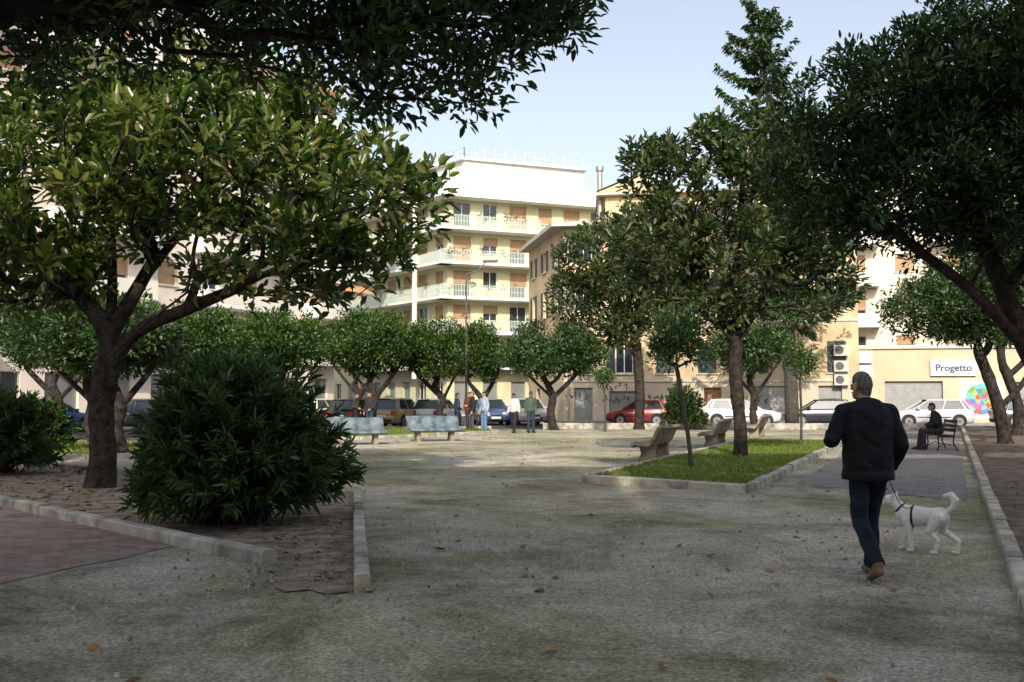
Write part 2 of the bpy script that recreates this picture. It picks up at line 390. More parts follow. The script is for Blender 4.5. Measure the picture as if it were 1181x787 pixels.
for i in range(900):
    if i<380: x=-1.85+rr.gauss(0,.28); y=9.0+rr.gauss(0,.5)
    else: x=rr.uniform(-4,4.5); y=rr.uniform(3.5,13)
    s=rr.uniform(.005,.022)
    a=rr.random()*3
    vs=[(x+s*math.cos(a+q*1.57)*rr.uniform(.7,1.3),y+s*math.sin(a+q*1.57)*rr.uniform(.7,1.3),0.0) for q in range(4)]
    vs+=[(v[0]*.6+x*.4,v[1]*.6+y*.4,0.012+s*.7) for v in vs]
    mb.add(vs,[(4,5,6,7),(0,1,5,4),(1,2,6,5),(2,3,7,6),(3,0,4,7)],'kerbd' if rr.random()<.6 else 'kerb')
mb.obj('rubble')

# ------------------------------------------------------------ trees
grow_tree('magnolia_tree',[(-7.2,17.5,-.05),(-7.15,17.5,.6),(-7.2,17.5,1.3),(-7.12,17.45,2.0),(-7.05,17.4,2.65)],0.225,
 [(-8.4,17.5,5.3,2.6,2.6,1.5),(-5.6,17.5,5.6,2.4,2.6,1.5),(-3.0,17.0,4.9,1.7,2,1.1),(-8.8,17,3.8,1.7,2,.7),(-3.9,17,3.7,1.5,1.6,.5),(-6.3,17.5,6.9,2.9,2.3,.8),(-1.75,17,5.7,.5,.8,.45),(-2.4,17,4.1,.8,.8,.35),(-10.5,17,5,1.6,2,1.6),(-3.4,17.3,6.3,1.2,1.4,.7)],
 540,30,0.29,0.25,0.115,L_mag,
 limbs=[(3,[(-6.5,17.2,2.7),(-5.6,17.1,3.1),(-4.6,17.0,3.5),(-3.6,17,4.0)]),(4,[(-6.6,17.6,3.6),(-5.9,17.6,4.5),(-5.2,17.7,5.2)]),(4,[(-7.6,17.3,3.4),(-8.6,17.2,4.1),(-9.4,17.2,4.5)]),(4,[(-7.1,17.6,3.7),(-7.3,17.8,5.0),(-7,17.8,6.0)]),(2,[(-6.9,16.9,2.2),(-6.1,16.4,2.75),(-5.3,16.2,3.3)])],seed=11)
grow_tree('magnolia_tree',[(5.7,25,-.05),(5.72,25,.7),(5.65,25,1.6),(5.6,25,2.4),(5.62,25,3.0)],0.17,
 [(4.6,25,7.1,1.7,1.6,1.1),(5.9,25,8.1,1.2,1.3,.8),(7.2,25,6.0,1.5,1.6,1.1),(3.7,25,5.3,1.2,1.4,.9),(5.7,25,5.2,1.8,1.8,1.0),(7.6,25,4.4,1.2,1.3,.7),(4.7,25,3.7,1.2,1.2,.5),(3.5,25,7.7,.7,.7,.45),(6.6,25,7.3,1.2,1.2,.8)],
 370,27,0.29,0.24,0.11,L_mag2,limbs=[(4,[(5.2,25,3.6),(4.8,25,4.6),(4.4,25,5.6)]),(4,[(6.1,25,3.7),(6.6,25,4.6),(7.0,25,5.4)]),(4,[(5.7,25.2,4.2),(5.8,25.3,5.8),(5.9,25.2,7)])],seed=12)
grow_tree('magnolia_tree',[(6.1,48,-.05),(6.15,48,1.5),(6.1,48,3.0),(6.0,48,4.0)],0.24,
 [(4.2,48,8.2,2.1,2,1.9),(2.9,48,6.2,1.2,1.3,1.2),(6.0,48,6.6,2.2,2,1.8),(4.6,48,4.8,2.0,1.6,.8),(6.4,48,9.6,1.6,1.6,1.4),(8,48,7.5,1.8,1.8,2)],
 540,30,0.42,0.28,0.13,L_mag2,seed=13)
grow_tree('young_tree',[(3.75,20.9,0.05),(3.68,20.9,.8),(3.55,20.9,1.6),(3.45,20.9,2.2)],0.045,
 [(3.45,20.9,2.95,.5,.5,.55),(3.3,20.9,2.5,.35,.35,.3),(3.8,20.9,2.6,.3,.3,.3)],110,22,.17,.13,.04,L_ole,'bark_g',seed=14,tip=.006)
grow_tree('young_tree',[(4.2,45,0.0),(4.2,45,1.0),(4.15,45,1.9)],0.04,[(4.15,45,2.5,.4,.4,.35)],60,16,.18,.12,.06,L_ole,'bark_g',seed=15,tip=.006)
grow_tree('young_tree',[(9.4,32.5,0.05),(9.42,32.5,1.0),(9.4,32.5,2.1)],0.04,[(9.4,32.5,2.8,.5,.5,.5)],70,18,.2,.12,.06,L_ole,'bark_g',seed=16,tip=.006)
grow_tree('pittosporum_tree',[(7.45,13.3,-.05),(7.4,13.25,.8),(7.2,13.15,1.5),(6.75,13.0,2.2)],0.16,
 [(4.15,13,4.6,.8,.9,.85),(4.75,13,5.35,1.1,1.2,.8),(5.65,13,5.6,1.2,1.3,.9),(6.5,13,6.1,1.3,1.4,1.0),(5.3,13,4.5,1.1,1.2,.8),(4.3,12.9,3.9,.75,.8,.35),(6.3,13,4.6,1.3,1.3,1.0),(6.6,13,3.7,.9,.9,.35),(7.6,13.2,5.3,1.4,1.5,1.6),(5.5,13.4,3.75,.6,.6,.3)],
 1100,42,0.20,0.115,0.044,L_pit,limbs=[(3,[(5.95,12.9,3.0),(5.2,12.95,3.6),(4.6,13,4.2)]),(3,[(6.5,13.1,3.0),(6.2,13.2,4.0),(6.0,13.1,5.0)]),(2,[(7.5,13.2,2.4),(7.6,13.3,3.6),(7.4,13.3,4.6)])],seed=17,tip=.006)
grow_tree('pittosporum_tree',[(16.3,33,-.05),(16.1,33,1.2),(15.8,33,2.2),(15.5,33,3.0)],0.2,
 [(14.0,33,4.5,1.6,1.8,.9),(15.6,33,5.2,2.1,2,1.3),(17.3,33,4.5,1.6,1.8,1.2),(15.4,32.8,3.8,1.4,1.3,.4)],520,38,.32,.16,.075,L_pit,limbs=[(1,[(16.9,33,2.0),(17.5,33,3.1)])],seed=18)
grow_tree('pittosporum_tree',[(20.2,40,-.05),(20.3,40,1.2),(19.9,40,2.4)],0.2,
 [(18.6,40,4.8,1.9,1.8,1.0),(20.6,40,5.3,2.2,2,1.5),(22,40,4.5,1.6,1.8,1.2)],380,38,.36,.18,.085,L_pit,seed=19)
grow_tree('pittosporum_tree',[(12.3,22.5,-.05),(12.4,22.5,1.3),(12.1,22.5,2.4)],0.17,
 [(12.1,22.5,4.7,1.6,1.8,1.2),(13.8,22.5,5.5,1.9,2,1.5),(11.6,22.5,5.9,1.2,1.3,.9),(11.0,22.5,4.2,.9,1,.6)],460,38,.28,.15,.06,L_pit,seed=29)
grow_tree('pittosporum_tree',[(-5.3,5.6,-.05),(-5.25,5.6,1.0),(-5.1,5.7,2.0),(-4.8,5.8,2.9)],0.2,
 [(-3.6,7,4.65,1.2,1.3,.72),(-2.5,7,4.65,1.1,1.2,.62),(-1.6,7,4.5,.9,1.1,.55),(-.85,7,4.15,.6,.8,.50),(-.3,7,4.1,.45,.7,.45),(.2,7,4.6,.55,.8,.40),(-1.6,7,5.6,1.9,1.8,.8),(-3.6,6.6,5.6,1.9,1.9,.9),(-5.2,5.6,4.8,1.6,1.7,1.2),(-.1,7,5.3,.9,1.2,.6)],
 1400,40,0.20,0.10,0.040,L_pit,limbs=[(3,[(-4.1,6.2,3.7),(-3.2,6.6,4.3),(-2.2,6.9,4.5),(-1.2,7,4.5)]),(3,[(-4.6,6.3,3.9),(-4.2,6.8,4.8)])],seed=20,tip=.006)
def rowtree(x,y,r,zt,zb,seed,lm=L_row,n=320,lean=0.3):
    zc=(zt+zb)/2; h=(zt-zb)/2
    rs=random.Random(seed)
    bl=[(x,y,zc,r*.8,r*.8,h*.9)]+[(x+r*.6*math.cos(a),y+r*.6*math.sin(a),zc+rs.uniform(-.3,.15)*h,r*.5,r*.5,h*.6) for a in [rs.random()*6 for _ in range(5)]]
    grow_tree('round_tree',[(x+lean,y,-.05),(x+lean*.4,y,.8),(x+lean*.7,y,zb*.6),(x,y,zb*.85)],0.13+r*.02,bl,n,36,.34,.17,.085,lm,
      limbs=[(2,[(x-r*.4,y,zb+.2),(x-r*.6,y,zb+.8)]),(2,[(x+r*.5,y,zb+.1),(x+r*.7,y,zb+.7)])],seed=seed,shell=.75)
rowtree(1.7,47,2.6,5.1,2.5,31,L_pit,420)
rowtree(-6.4,45,2.1,5.6,2.5,32)
rowtree(-3.7,47.5,1.9,5.3,2.4,33,L_row,300,.6)
rowtree(-1.9,57,1.6,6.0,2.3,34)
rowtree(-9.3,40,2.3,5.0,2.4,35)
rowtree(-11.8,36,2.4,5.0,2.3,36,L_row)
rowtree(-14.5,34,2.4,5.2,2.3,37,L_pit)
rowtree(-12.2,44,2.2,5.6,2.4,38)
rowtree(-17.5,38,2.4,5.8,2.4,39,L_pit)
rowtree(-8.2,52,2.0,6.1,2.6,40)
rowtree(-10.8,27,2.0,4.4,2.2,41,L_pit,280)
rowtree(10.5,44,2.0,4.9,2.6,42,L_pit,260)

def bush(name,x,y,r,h,nst,k,leaf,wid,lm,seed,z=0.0):
    rs=np.random.default_rng(seed); e=empty(name); mb=MB(); C=[];D=[]
    for i in range(nst):
        a=rs.random()*6.283; el=rs.uniform(0.04,1.5); rr_=rs.uniform(.78,1.05)
        lob=1+.10*math.sin(3*a+seed)+.07*math.sin(7*a)
        tip=np.array([x+math.cos(a)*math.cos(el)**.75*r*rr_*lob,y+math.sin(a)*math.cos(el)**.75*r*rr_*lob,z+(0.10+math.sin(el)*.9)*h*rr_])
        b=np.array([x+rs.normal()*.15*r,y+rs.normal()*.15*r,z-.02]); mid=b*.5+tip*.5+np.array([0,0,.15*h])
        ts=np.linspace(0,1,7); pp=[(1-t)**2*b+2*t*(1-t)*mid+t*t*tip for t in ts]
        mb.sweep([Vector(p) for p in pp],[.014-.009*t for t in ts],'bark_g',4,cap=False)
        t=rs.uniform(.35,1.0,k)**.7
        P=((1-t)**2)[:,None]*b+(2*t*(1-t))[:,None]*mid+(t*t)[:,None]*tip
        T=(tip-mid); T/=np.linalg.norm(T)
        o=rs.normal(size=(k,3)); o-= (o@T)[:,None]*T; o/=np.linalg.norm(o,axis=1,keepdims=True)
        C.append(P); D.append(o*.7+T*.8+rs.normal(size=(k,3))*.15+np.array([0,0,.15]))
    mb.obj('stems',e)
    C=np.concatenate(C);D=np.concatenate(D);n=len(C)
    Nn=rs.normal(size=(n,3))*.5+np.array([0,0,1.])
    leaf_obj('foliage',C,D,Nn,leaf*rs.uniform(.7,1.25,n),wid,.5+np.repeat(rs.normal(0,.13,nst),k)+rs.normal(0,.18,n),lm,e)
bush('oleander_bush',-3.55,12.7,1.32,2.05,560,46,.19,.028,L_ole,1)
bush('oleander_bush',-10.6,20.5,1.2,1.75,220,36,.19,.032,L_ole,2)
bush('round_bush',8.1,47.5,1.15,2.1,220,30,.14,.07,L_pit,3)
bush('round_bush',-13.6,29,1.0,1.5,140,30,.14,.06,L_row,4)

def conifer(name,x,y,H,seed):
    rs=np.random.default_rng(seed); e=empty(name); mb=MB()
    def trunkp(z): 
        t=z/H; return Vector((x-1.4*t+0.25*math.sin(t*4),y,z))
    zs=np.linspace(-.05,H,24)
    mb.sweep([trunkp(z) for z in zs],[0.36*(1-z/H)**.8+.02 for z in zs],'bark_g',10)
    C=[];D=[]
    z=6.0
    while z<H-.2:
        t=(z-6)/(H-6); Lb=4.2*(1-t)**.62+.35
        for b in range(5):
            a=rs.random()*6.283; ll=Lb*rs.uniform(.4,1.15); p0=trunkp(z+rs.uniform(-.4,.4)); 
            pp=[];m=8; dr=rs.uniform(.08,.30)
            for j in range(m+1):
                s=j/m; pp.append(p0+Vector((math.cos(a)*ll*s,math.sin(a)*ll*s,-dr*ll*math.sin(s*2.4)+.36*ll*s*s)))
            mb.sweep(pp,[.035*(1-j/m)*(1-t*.6)+.008 for j in range(m+1)],'bark_g',4,cap=False)
            nb=int(64*ll+14)
            for q in range(nb):
                s=rs.uniform(.10,1.02); i=min(int(s*m),m-1); f=s*m-i; p=pp[i].lerp(pp[i+1],min(f,1))
                sd=rs.choice([-1,1])*rs.uniform(0.0,.42)*(1.2-s)*ll*.55
                pos=np.array(p)+np.array([-math.sin(a)*sd,math.cos(a)*sd,-abs(sd)*.5+rs.normal()*.07])
                C.append(pos);D.append(np.array([math.cos(a)*.8-math.sin(a)*np.sign(sd)*.8,math.sin(a)*.8+math.cos(a)*np.sign(sd)*.8,rs.normal()*.35-.35]))
        z+=.68*(1-.30*t)
    mb.obj('trunk_and_branches',e,smooth=True)
    C=np.array(C);D=np.array(D);n=len(C)
    leaf_obj('foliage',C,D,np.array([0,0,1.])+rs.normal(size=(n,3))*.4,.34*rs.uniform(.6,1.2,n),.11,.5+rs.normal(0,.22,n),L_con,e)
conifer('cedar_tree',14.6,52,22.9,5)

# ------------------------------------------------------------ buildings
class Fac:
    def __init__(s,mb,p0,p1):
        s.mb=mb; a=Vector(p0);b=Vector(p1);s.L=(b-a).length;d=(b-a)/s.L;n=Vector((d.y,-d.x)); s.a=a;s.d=d;s.n=n
    def on(s): 
        a,d,n=s.a,s.d,s.n
        s.mb.T=lambda p:(a.x+d.x*p[0]+n.x*p[1],a.y+d.y*p[0]+n.y*p[1],p[2])
    def off(s): s.mb.T=None
    def floor(s,z0,z1,wins,wall,rev=.2,frame='white'):
        mb=s.mb; s.on(); u=0
        q=lambda a,b,c,d_,m:mb.quad(a,b,c,d_,m)
        for w in sorted(wins,key=lambda w:w[0]):
            uc,ww,zb,zt,kind=w; u0=uc-ww/2;u1=uc+ww/2
            q((u,0,z0),(u0,0,z0),(u0,0,z1),(u,0,z1),wall)
            if zb>z0: q((u0,0,z0),(u1,0,z0),(u1,0,zb),(u0,0,zb),wall)
            q((u0,0,zt),(u1,0,zt),(u1,0,z1),(u0,0,z1),wall)
            q((u0,0,zb),(u1,0,zb),(u1,-rev,zb),(u0,-rev,zb),wall); q((u0,-rev,zt),(u1,-rev,zt),(u1,0,zt),(u0,0,zt),wall)
            q((u0,0,zb),(u0,-rev,zb),(u0,-rev,zt),(u0,0,zt),wall); q((u1,-rev,zb),(u1,0,zb),(u1,0,zt),(u1,-rev,zt),wall)
            q((u0,-rev,zb),(u1,-rev,zb),(u1,-rev,zt),(u0,-rev,zt),'glass' if kind not in('door','roller') else kind_m[kind])
            if kind in ('win','blind','half','shut','open'):
                f=.05
                for (a0,a1) in ((u0,u0+f),(u1-f,u1),(uc-f/2,uc+f/2)): mb.box(a0,a1,-rev+.002,-rev+.05,zb,zt,frame)
                mb.box(u0,u1,-rev+.004,-rev+.052,zt-f,zt-.001,frame); mb.box(u0,u1,-rev+.004,-rev+.052,zb+.001,zb+f,frame)
            if kind=='blind': mb.box(u0+.002,u1-.002,-rev+.06,-rev+.1,zb+.02,zt-.002,'wood')
            if kind=='half': mb.box(u0+.002,u1-.002,-rev+.06,-rev+.1,zb+(zt-zb)*.5,zt-.002,'wood')
            if kind=='shut':
                for (a0,a1) in ((u0+.01,uc-.01),(uc+.01,u1-.01)):
                    mb.box(a0,a1,-.06,-.01,zb+.02,zt-.02,'shutter')
            if kind=='open':
                for (a0,a1) in ((u0-ww*.5,u0-.02),(u1+.02,u1+ww*.5)):
                    mb.box(a0,a1,.004,.05,zb,zt,'shutter')
            if kind=='roller':
                z=zb+.08
                while z<zt-.05: mb.box(u0+.003,u1-.003,-rev+.003,-rev+.018,z,z+.05,'alum'); z+=.11
            if kind in('win','blind','half','shut','open') and zb>z0+.2: mb.box(u0-.08,u1+.08,.002,.09,zb-.08,zb-.002,'sill')
            u=u1
        q((u,0,z0),(s.L,0,z0),(s.L,0,z1),(u,0,z1),wall); s.off()
    def balcony(s,u0,u1,z,dep=1.2,rail='white',solid=False,h=1.0,slab='white',ends=True,step=.13):
        mb=s.mb; s.on(); mb.box(u0,u1,.001,dep,z-.16,z+.04,slab)
        if solid: 
            mb.box(u0,u1,dep-.1,dep-.005,z+.04,z+h*.85,rail)
            if ends: mb.box(u0,u0+.09,.002,dep-.11,z+.04,z+h*.85,rail); mb.box(u1-.09,u1,.002,dep-.11,z+.04,z+h*.85,rail)
        else:
            mb.box(u0,u1,dep-.07,dep-.02,z+h-.04,z+h,rail); mb.box(u0,u1,dep-.06,dep-.03,z+.1,z+.13,rail); mb.box(u0,u1,dep-.06,dep-.03,z+.5,z+.53,rail)
            u=u0
            while u<u1: mb.box(u,u+.045,dep-.062,dep-.028,z+.04,z+h-.041,rail); u+=step
            for e_ in (u0,u1-.04):
                mb.box(e_,e_+.04,.002,dep-.08,z+h-.04,z+h,rail); v=.1
                while v<dep-.1: mb.box(e_+.003,e_+.037,v,v+.03,z+.04,z+h-.041,rail); v+=step
        s.off()
kind_m={'door':M['terra'],'roller':M['alum']}
M['sill']=pmat('stone_sill',(0.5,0.48,0.44),.8,.1,3)
def closebox(mb,pts,z0,z1,mat,roofmat=None,skip=()):
    n=len(pts)
    for i in range(n):
        if i in skip: continue
        a=pts[i];b=pts[(i+1)%n]; mb.quad((a[0],a[1],z0),(b[0],b[1],z0),(b[0],b[1],z1),(a[0],a[1],z1),mat)
    mb.add([(p[0],p[1],z1) for p in pts],[tuple(range(n))],roofmat or mat)

M['a_wall']=wall_mat('pale_yellow_plaster',(0.55,0.52,0.34)); M['rail']=pmat('pale_green_railing',(0.50,0.57,0.52),.6,.05,3)
M['pent']=pmat('offwhite_penthouse',(0.58,0.57,0.56),.8,.05,1)
mb=MB(); P0=(-5.2,80);P1=(8.5,85.5);PL=(-17.5,97)
FF=Fac(mb,P0,P1); FL=Fac(mb,PL,P0)
lev=[0,3.9,6.7,9.5,12.3,15.1,17.6]
rr=random.Random(3)
for i in range(6):
    z0,z1=lev[i],lev[i+1]
    for F,cols in ((FF,6),(FL,8)):
        st=F.L/cols; ws=[]
        for c in range(cols):
            k=rr.choice(['blind','blind','half','win']) if i>0 else rr.choice(['roller','win','roller'])
            tall=(c%2==0) and i>0
            ws.append((st*(c+.5),1.5 if tall else 1.25,z0+(.12 if tall else .95) if i>0 else z0+.1,z0+2.3 if i>0 else 2.8,k))
        F.floor(z0,z1,ws,'a_wall')
    if i>0:
        FF.balcony(-1.0,7.6,z0,1.4,'rail'); FL.balcony(FL.L*.42,FL.L+.9,z0,1.3,'rail',solid=(i%2==0)); 
        if i in(2,3,4): FL.balcony(FL.L*.04,FL.L*.36,z0,1.1,'rail',solid=True)
        FF.balcony(9.3,FF.L,z0,1.1,'rail')
closebox(mb,[P0,P1,(2,104),(-13,106),PL],0,17.6,'a_wall','white',skip=(0,4))
def off(F,u,v): return (F.a.x+F.d.x*u+F.n.x*v,F.a.y+F.d.y*u+F.n.y*v)
poly=[off(FL,2,1.1),(P0[0]-.4,P0[1]-1.6),off(FF,FF.L,1.2),(4,100),(-12,103)]
mb.prism(poly,17.603,18.0,'white')
pin=[off(FL,3,-.2),(P0[0]+.1,P0[1]+.3),off(FF,FF.L-.3,-.2),(3.8,99),(-11.5,102)]
n=5; mb.add([(p[0],p[1],18.003) for p in poly]+[(p[0],p[1],19.3) for p in pin],[(i,(i+1)%n,n+(i+1)%n,n+i) for i in range(n)]+[tuple(range(n,2*n))],'pent')
poly2=[off(FL,7,-1.2),(P0[0]+1.2,P0[1]+2.2),off(FF,FF.L-1.8,-1.6),(3,98),(-9,100)]
mb.prism(poly2,19.303,21.3,'pent'); 
mb.prism([off(FL,6.6,-.9),(P0[0]+.9,P0[1]+1.8),off(FF,FF.L-1.5,-1.2),(3,98.3),(-9.2,100.3)],21.303,21.5,'white')
for pl,zz in ((poly,18.0),(poly2,21.5),(pin,19.3)):
    for j in range(2):
        a=Vector((*pl[j],0));b=Vector((*pl[j+1],0)); n=int((b-a).length/.9)
        for k in range(n+1):
            p=a.lerp(b,k/n); mb.box(p.x-.03,p.x+.03,p.y+.1,p.y+.16,zz,zz+.9,'sill')
        for hh in (.45,.9): mb.sweep([(a.x,a.y+.12,zz+hh),(b.x,b.y+.12,zz+hh)],.03,'sill',4)
mb.sweep([(-8.0,81.4,3),(-8.0,81.4,18.2)],.2,'white',8)
mb.sweep([(8.2,80,12),(8.2,80,17),],.16,'alum',8)
mb.obj('unseen_shade_building')
rs=np.random.default_rng(9); Cs=[]
for i in range(1,6):
    z=lev[i]
    for F,u0,u1,v in ((FF,-.8,7.4,1.2),(FL,FL.L*.45,FL.L,1.1),(FL,1,6,.9)):
        for c in range(10):
            u=rs.uniform(u0,u1); p=off(F,u,v); s=rs.uniform(.12,.4)
            for q in range(3): Cs.append([p[0]+rs.normal()*.18,p[1]+rs.normal()*.05,z+.80+rs.uniform(-.2,s*1.6)])
Cs=np.array(Cs); leaf_obj('balcony_plants',*rosettes(Cs,16,.2,.13,.08,np.array([0,80,0.]),rs),L_row)

M['b_wall']=pmat('peach_plaster',(0.50,0.38,0.23),.88,.12,.7,.15,8,col2=(0.58,0.46,0.30)); M['b_base']=wall_mat('pale_base_plaster',(0.50,0.43,0.33),.15)
M['roof']=pmat('clay_roof_tiles',(0.30,0.16,0.10),.9,.25,6,.6,20)
mb=MB(); c0=(3.1,60);c1=(19.8,56.8);cl=(1.2,70)
F=Fac(mb,c0,c1); G=Fac(mb,cl,c0)
n=7; st=F.L/n
F.floor(0,2.5,[(1.2,1.1,.1,2.1,'roller'),(3.6,1.7,.1,1.9,'roller'),(8.8,1.0,.1,2.1,'door'),(12.2,2.3,.1,2.2,'roller'),(15.4,1.3,.1,2.2,'roller')],'b_base')
for z0,z1,zb,zt in ((2.5,6.0,2.95,4.75),(6.0,9.2,6.7,8.4),(9.2,11.8,9.7,11.0)):
    F.floor(z0,z1,[(st*(c+.5),1.05,zb,zt,'shut' if (c+int(z0))%3 else 'open') for c in range(n)],'b_wall')
    G.floor(z0,z1,[(G.L*(c+.5)/3,1.0,zb,zt,'open') for c in range(3)],'b_wall')
G.floor(0,2.5,[(3,1.2,.1,2.1,'door')],'b_base')
F.on(); mb.box(0,F.L,.002,.07,2.44,2.56,'sill'); mb.box(-.0,F.L,.002,.06,5.9,6.02,'sill'); F.off()
closebox(mb,[c0,c1,(21.5,70),cl],0,11.8,'b_wall','roof',skip=(0,3))
mb.prism([off(F,-.6,.7),off(F,F.L+.3,.7),(21.8,70.5),(cl[0]-.7,70.5)],11.803,12.05,'sill')
e=[off(F,-.6,.7),off(F,F.L+.3,.7),(21.8,70.5),(cl[0]-.7,70.5)]
rd=[(6.2,65,13.2),(18,63,13.2)]
vs=[(p[0],p[1],12.053) for p in e]+rd
mb.add(vs,[(0,1,5,4),(1,2,5),(2,3,4,5),(3,0,4)],'roof')
t0=(6.0,63.5);t1=(19,61); H=Fac(mb,t0,t1)
H.floor(11,14.6,[(1.6,.8,12.9,14.0,'win'),(4.5,1,12.9,14.1,'shut'),(7.5,1,12.9,14.1,'shut'),(10.5,1,12.9,14.1,'shut')],'b_wall')
closebox(mb,[t0,t1,(20,69),(6.5,71)],11,14.6,'b_wall','roof',skip=(0,))
vs=[off(H,-.5,.5)+(14.6,),off(H,2.1,.5)+(15.6,),off(H,4.8,.5)+(14.6,),(6.0,71,14.6),(8.5,71,15.6),(11.5,71,14.6)]
mb.add(vs,[(0,1,2)],'b_wall'); mb.add([(v[0],v[1],v[2]+.12) for v in vs],[(0,1,4,3),(1,2,5,4)],'roof')
mb.prism([off(H,-.5,.5),off(H,H.L,.5),off(H,H.L,-7),off(H,-.5,-7)],14.45,14.59,'sill')
mb.sweep([(5.7,64,11.8),(5.7,64,16.2)],.17,'alum',10); mb.sweep([(5.7,64,16.2),(5.7,64,16.5)],.26,'alum',10)
F.on(); mb.box(.25,.37,.01,.13,.1,11.8,'alum'); mb.box(9.9,10.02,.01,.13,.1,11.8,'alum')
M['paint']=pmat('graffiti_paint',(0.05,0.045,0.05),.7,.1,3)
rg=random.Random(12)
for gx in (0.05,2.2,2.35,4.7,5.4,6.9,10.3):
    u=gx; zc=rg.choice([1.4,1.6,1.5]) if gx!=2.2 else 2.1
    for l in range(6):
        pts=[(u+rg.uniform(0,.28),zc+rg.uniform(-.26,.3)) for _ in range(4)]
        for (a,b) in zip(pts[:-1],pts[1:]):
            dx,dz=b[0]-a[0],b[1]-a[1]; Ln=math.hypot(dx,dz)+1e-6; px,pz=-dz/Ln*.024,dx/Ln*.024; k=.004+.001*l
            mb.quad((a[0]+px,k,a[1]+pz),(a[0]-px,k,a[1]-pz),(b[0]-px,k,b[1]-pz),(b[0]+px,k,b[1]+pz),'paint')
        u+=.27
for (u,z) in ((16.0,3.0),(16.0,2.2+.02),(16.0,3.9)):
    mb.box(u-.4,u+.4,.02,.35,z,z+.62,'sill'); mb.add([(u-.1+.24*math.cos(a*.5236),.353,z+.31+.24*math.sin(a*.5236)) for a in range(12)],[tuple(range(12))],'steel')
F.off()
mb.obj('peach_house')

M['c_wall']=wall_mat('cream_plaster',(0.50,0.42,0.29),.12)
mb=MB(); s0=(19.9,57.3);s1=(33,54.3); S=Fac(mb,s0,s1)
S.floor(0,4.5,[(3.0,3.1,.1,2.45,'roller'),(9.6,2.6,.1,2.4,'roller')],'c_wall')
closebox(mb,[s0,s1,(34,62),(21,65)],0,4.5,'c_wall','sidewalk',skip=(0,))
S.on(); mb.box(-.02,S.L,.002,.12,4.3,4.52,'sill')
mb.box(.05,.75,.02,.36,2.7,3.35,'white'); mb.box(.05,.75,.02,.36,3.5,4.15,'white')
S.off(); mb.obj('shop_building')
e=empty('shop_sign'); mb=MB(); S.mb=mb; S.on()
M['signw']=pmat('sign_white',(0.72,0.74,0.78),.5,.03,2); mb.box(3.9,6.3,.02,.16,2.75,3.6,'signw'); S.off(); mb.obj('panel',e)
M['signt']=pmat('sign_text_dark',(0.03,0.04,0.09),.5,.03,2)
cu=bpy.data.curves.new('t','FONT'); cu.body='Progetto'; cu.size=.54; cu.extrude=.006; cu.offset=.012; cu.align_x='CENTER'
to=bpy.data.objects.new('t',cu); COL.objects.link(to)
dg=bpy.context.evaluated_depsgraph_get(); me=bpy.data.meshes.new_from_object(to.evaluated_get(dg)); bpy.data.objects.remove(to)
me.materials.clear(); me.materials.append(M['signt'])
o=bpy.data.objects.new('lettering',me); COL.objects.link(o); o.parent=e; p=off(S,5.1,.172); o.location=(p[0],p[1],3.02); o.rotation_euler=(math.pi/2,0,math.atan2(S.d.y,S.d.x))
e=empty('poster'); mb=MB(); S.mb=mb; S.on(); mb.box(5.4,7.7,.004,.03,.35,2.5,'signw')
cols=[(.5,.08,.06),(.6,.38,.04),(.10,.35,.10),(.06,.20,.45),(.45,.12,.30),(.15,.42,.42)]
rp=random.Random(6)
for ring,(r0,r1) in enumerate(((0.0,.34),(.34,.62),(.62,.88))):
    for k in range(12):
        m_=pmat('poster_ink',cols[rp.randrange(6)],.6,.05,3); a0=k*math.pi/6;a1=a0+math.pi/6
        if r0==0: mb.add([(6.55,.034,1.43),(6.55+r1*math.cos(a0),.034,1.43+r1*math.sin(a0)),(6.55+r1*math.cos(a1),.034,1.43+r1*math.sin(a1))],[(0,1,2)],m_)
        else: mb.quad(*[(6.55+r*math.cos(a),.034,1.43+r*math.sin(a)) for r,a in((r0,a0),(r1,a0),(r1,a1),(r0,a1))],m_)
S.off(); mb.obj('panel',e)

def block(name,p0,p1,back,H,wall,floors,cols,fl0=3.8,balc=None,seed=1,awn=False,railm='white',solid=True):
    mb=MB(); F=Fac(mb,p0,p1); rr=random.Random(seed); fh=(H-fl0)/(floors-1); st=F.L/cols
    F.floor(0,fl0,[(st*(c+.5),st*.6,.1,2.8,rr.choice(['roller','win','roller'])) for c in range(cols)],wall)
    for i in range(1,floors):
        z=fl0+(i-1)*fh
        F.floor(z,z+fh,[(st*(c+.5),1.3,z+(.1 if (c%3!=2) else .95),z+2.3,rr.choice(['blind','half','win','blind'])) for c in range(cols)],wall)
        if balc:
            for b in range(0,cols,3):
                F.balcony(st*b+.15,min(F.L,st*(b+2)-.1),z,1.3,railm,solid=solid,step=.16)
                if awn and rr.random()<.5:
                    F.on(); u0=st*b+.3; u1=st*(b+2)-.3
                    a=[(u0,.05,z+2.55),(u1,.05,z+2.55),(u1,1.35,z+1.9),(u0,1.35,z+1.9)]
                    mb.quad(*a,'awn'); F.off()
    b1=(p1[0]-F.n.x*back,p1[1]-F.n.y*back); b0=(p0[0]-F.n.x*back,p0[1]-F.n.y*back)
    closebox(mb,[p0,p1,b1,b0],0,H,wall,'sidewalk',skip=(0,))
    F.on(); mb.box(-.3,F.L+.3,-.3,.5,H+.003,H+.5,'white'); F.off()
    mb.obj(name); return F
M['d_wall']=wall_mat('pinkish_white_plaster',(0.68,0.60,0.53)); M['d_rail']=pmat('cream_balcony_front',(0.72,0.67,0.61),.8,.06,1)
block('unseen_shade_building',(-38,23),(-12.4,69.3),14,22.8,'d_wall',7,16,balc=1,seed=2,awn=True,railm='d_rail')
M['e_wall']=wall_mat('white_cream_plaster',(0.66,0.61,0.49))
block('unseen_shade_building',(21,76),(60,64),12,19,'e_wall',6,12,balc=1,seed=3)
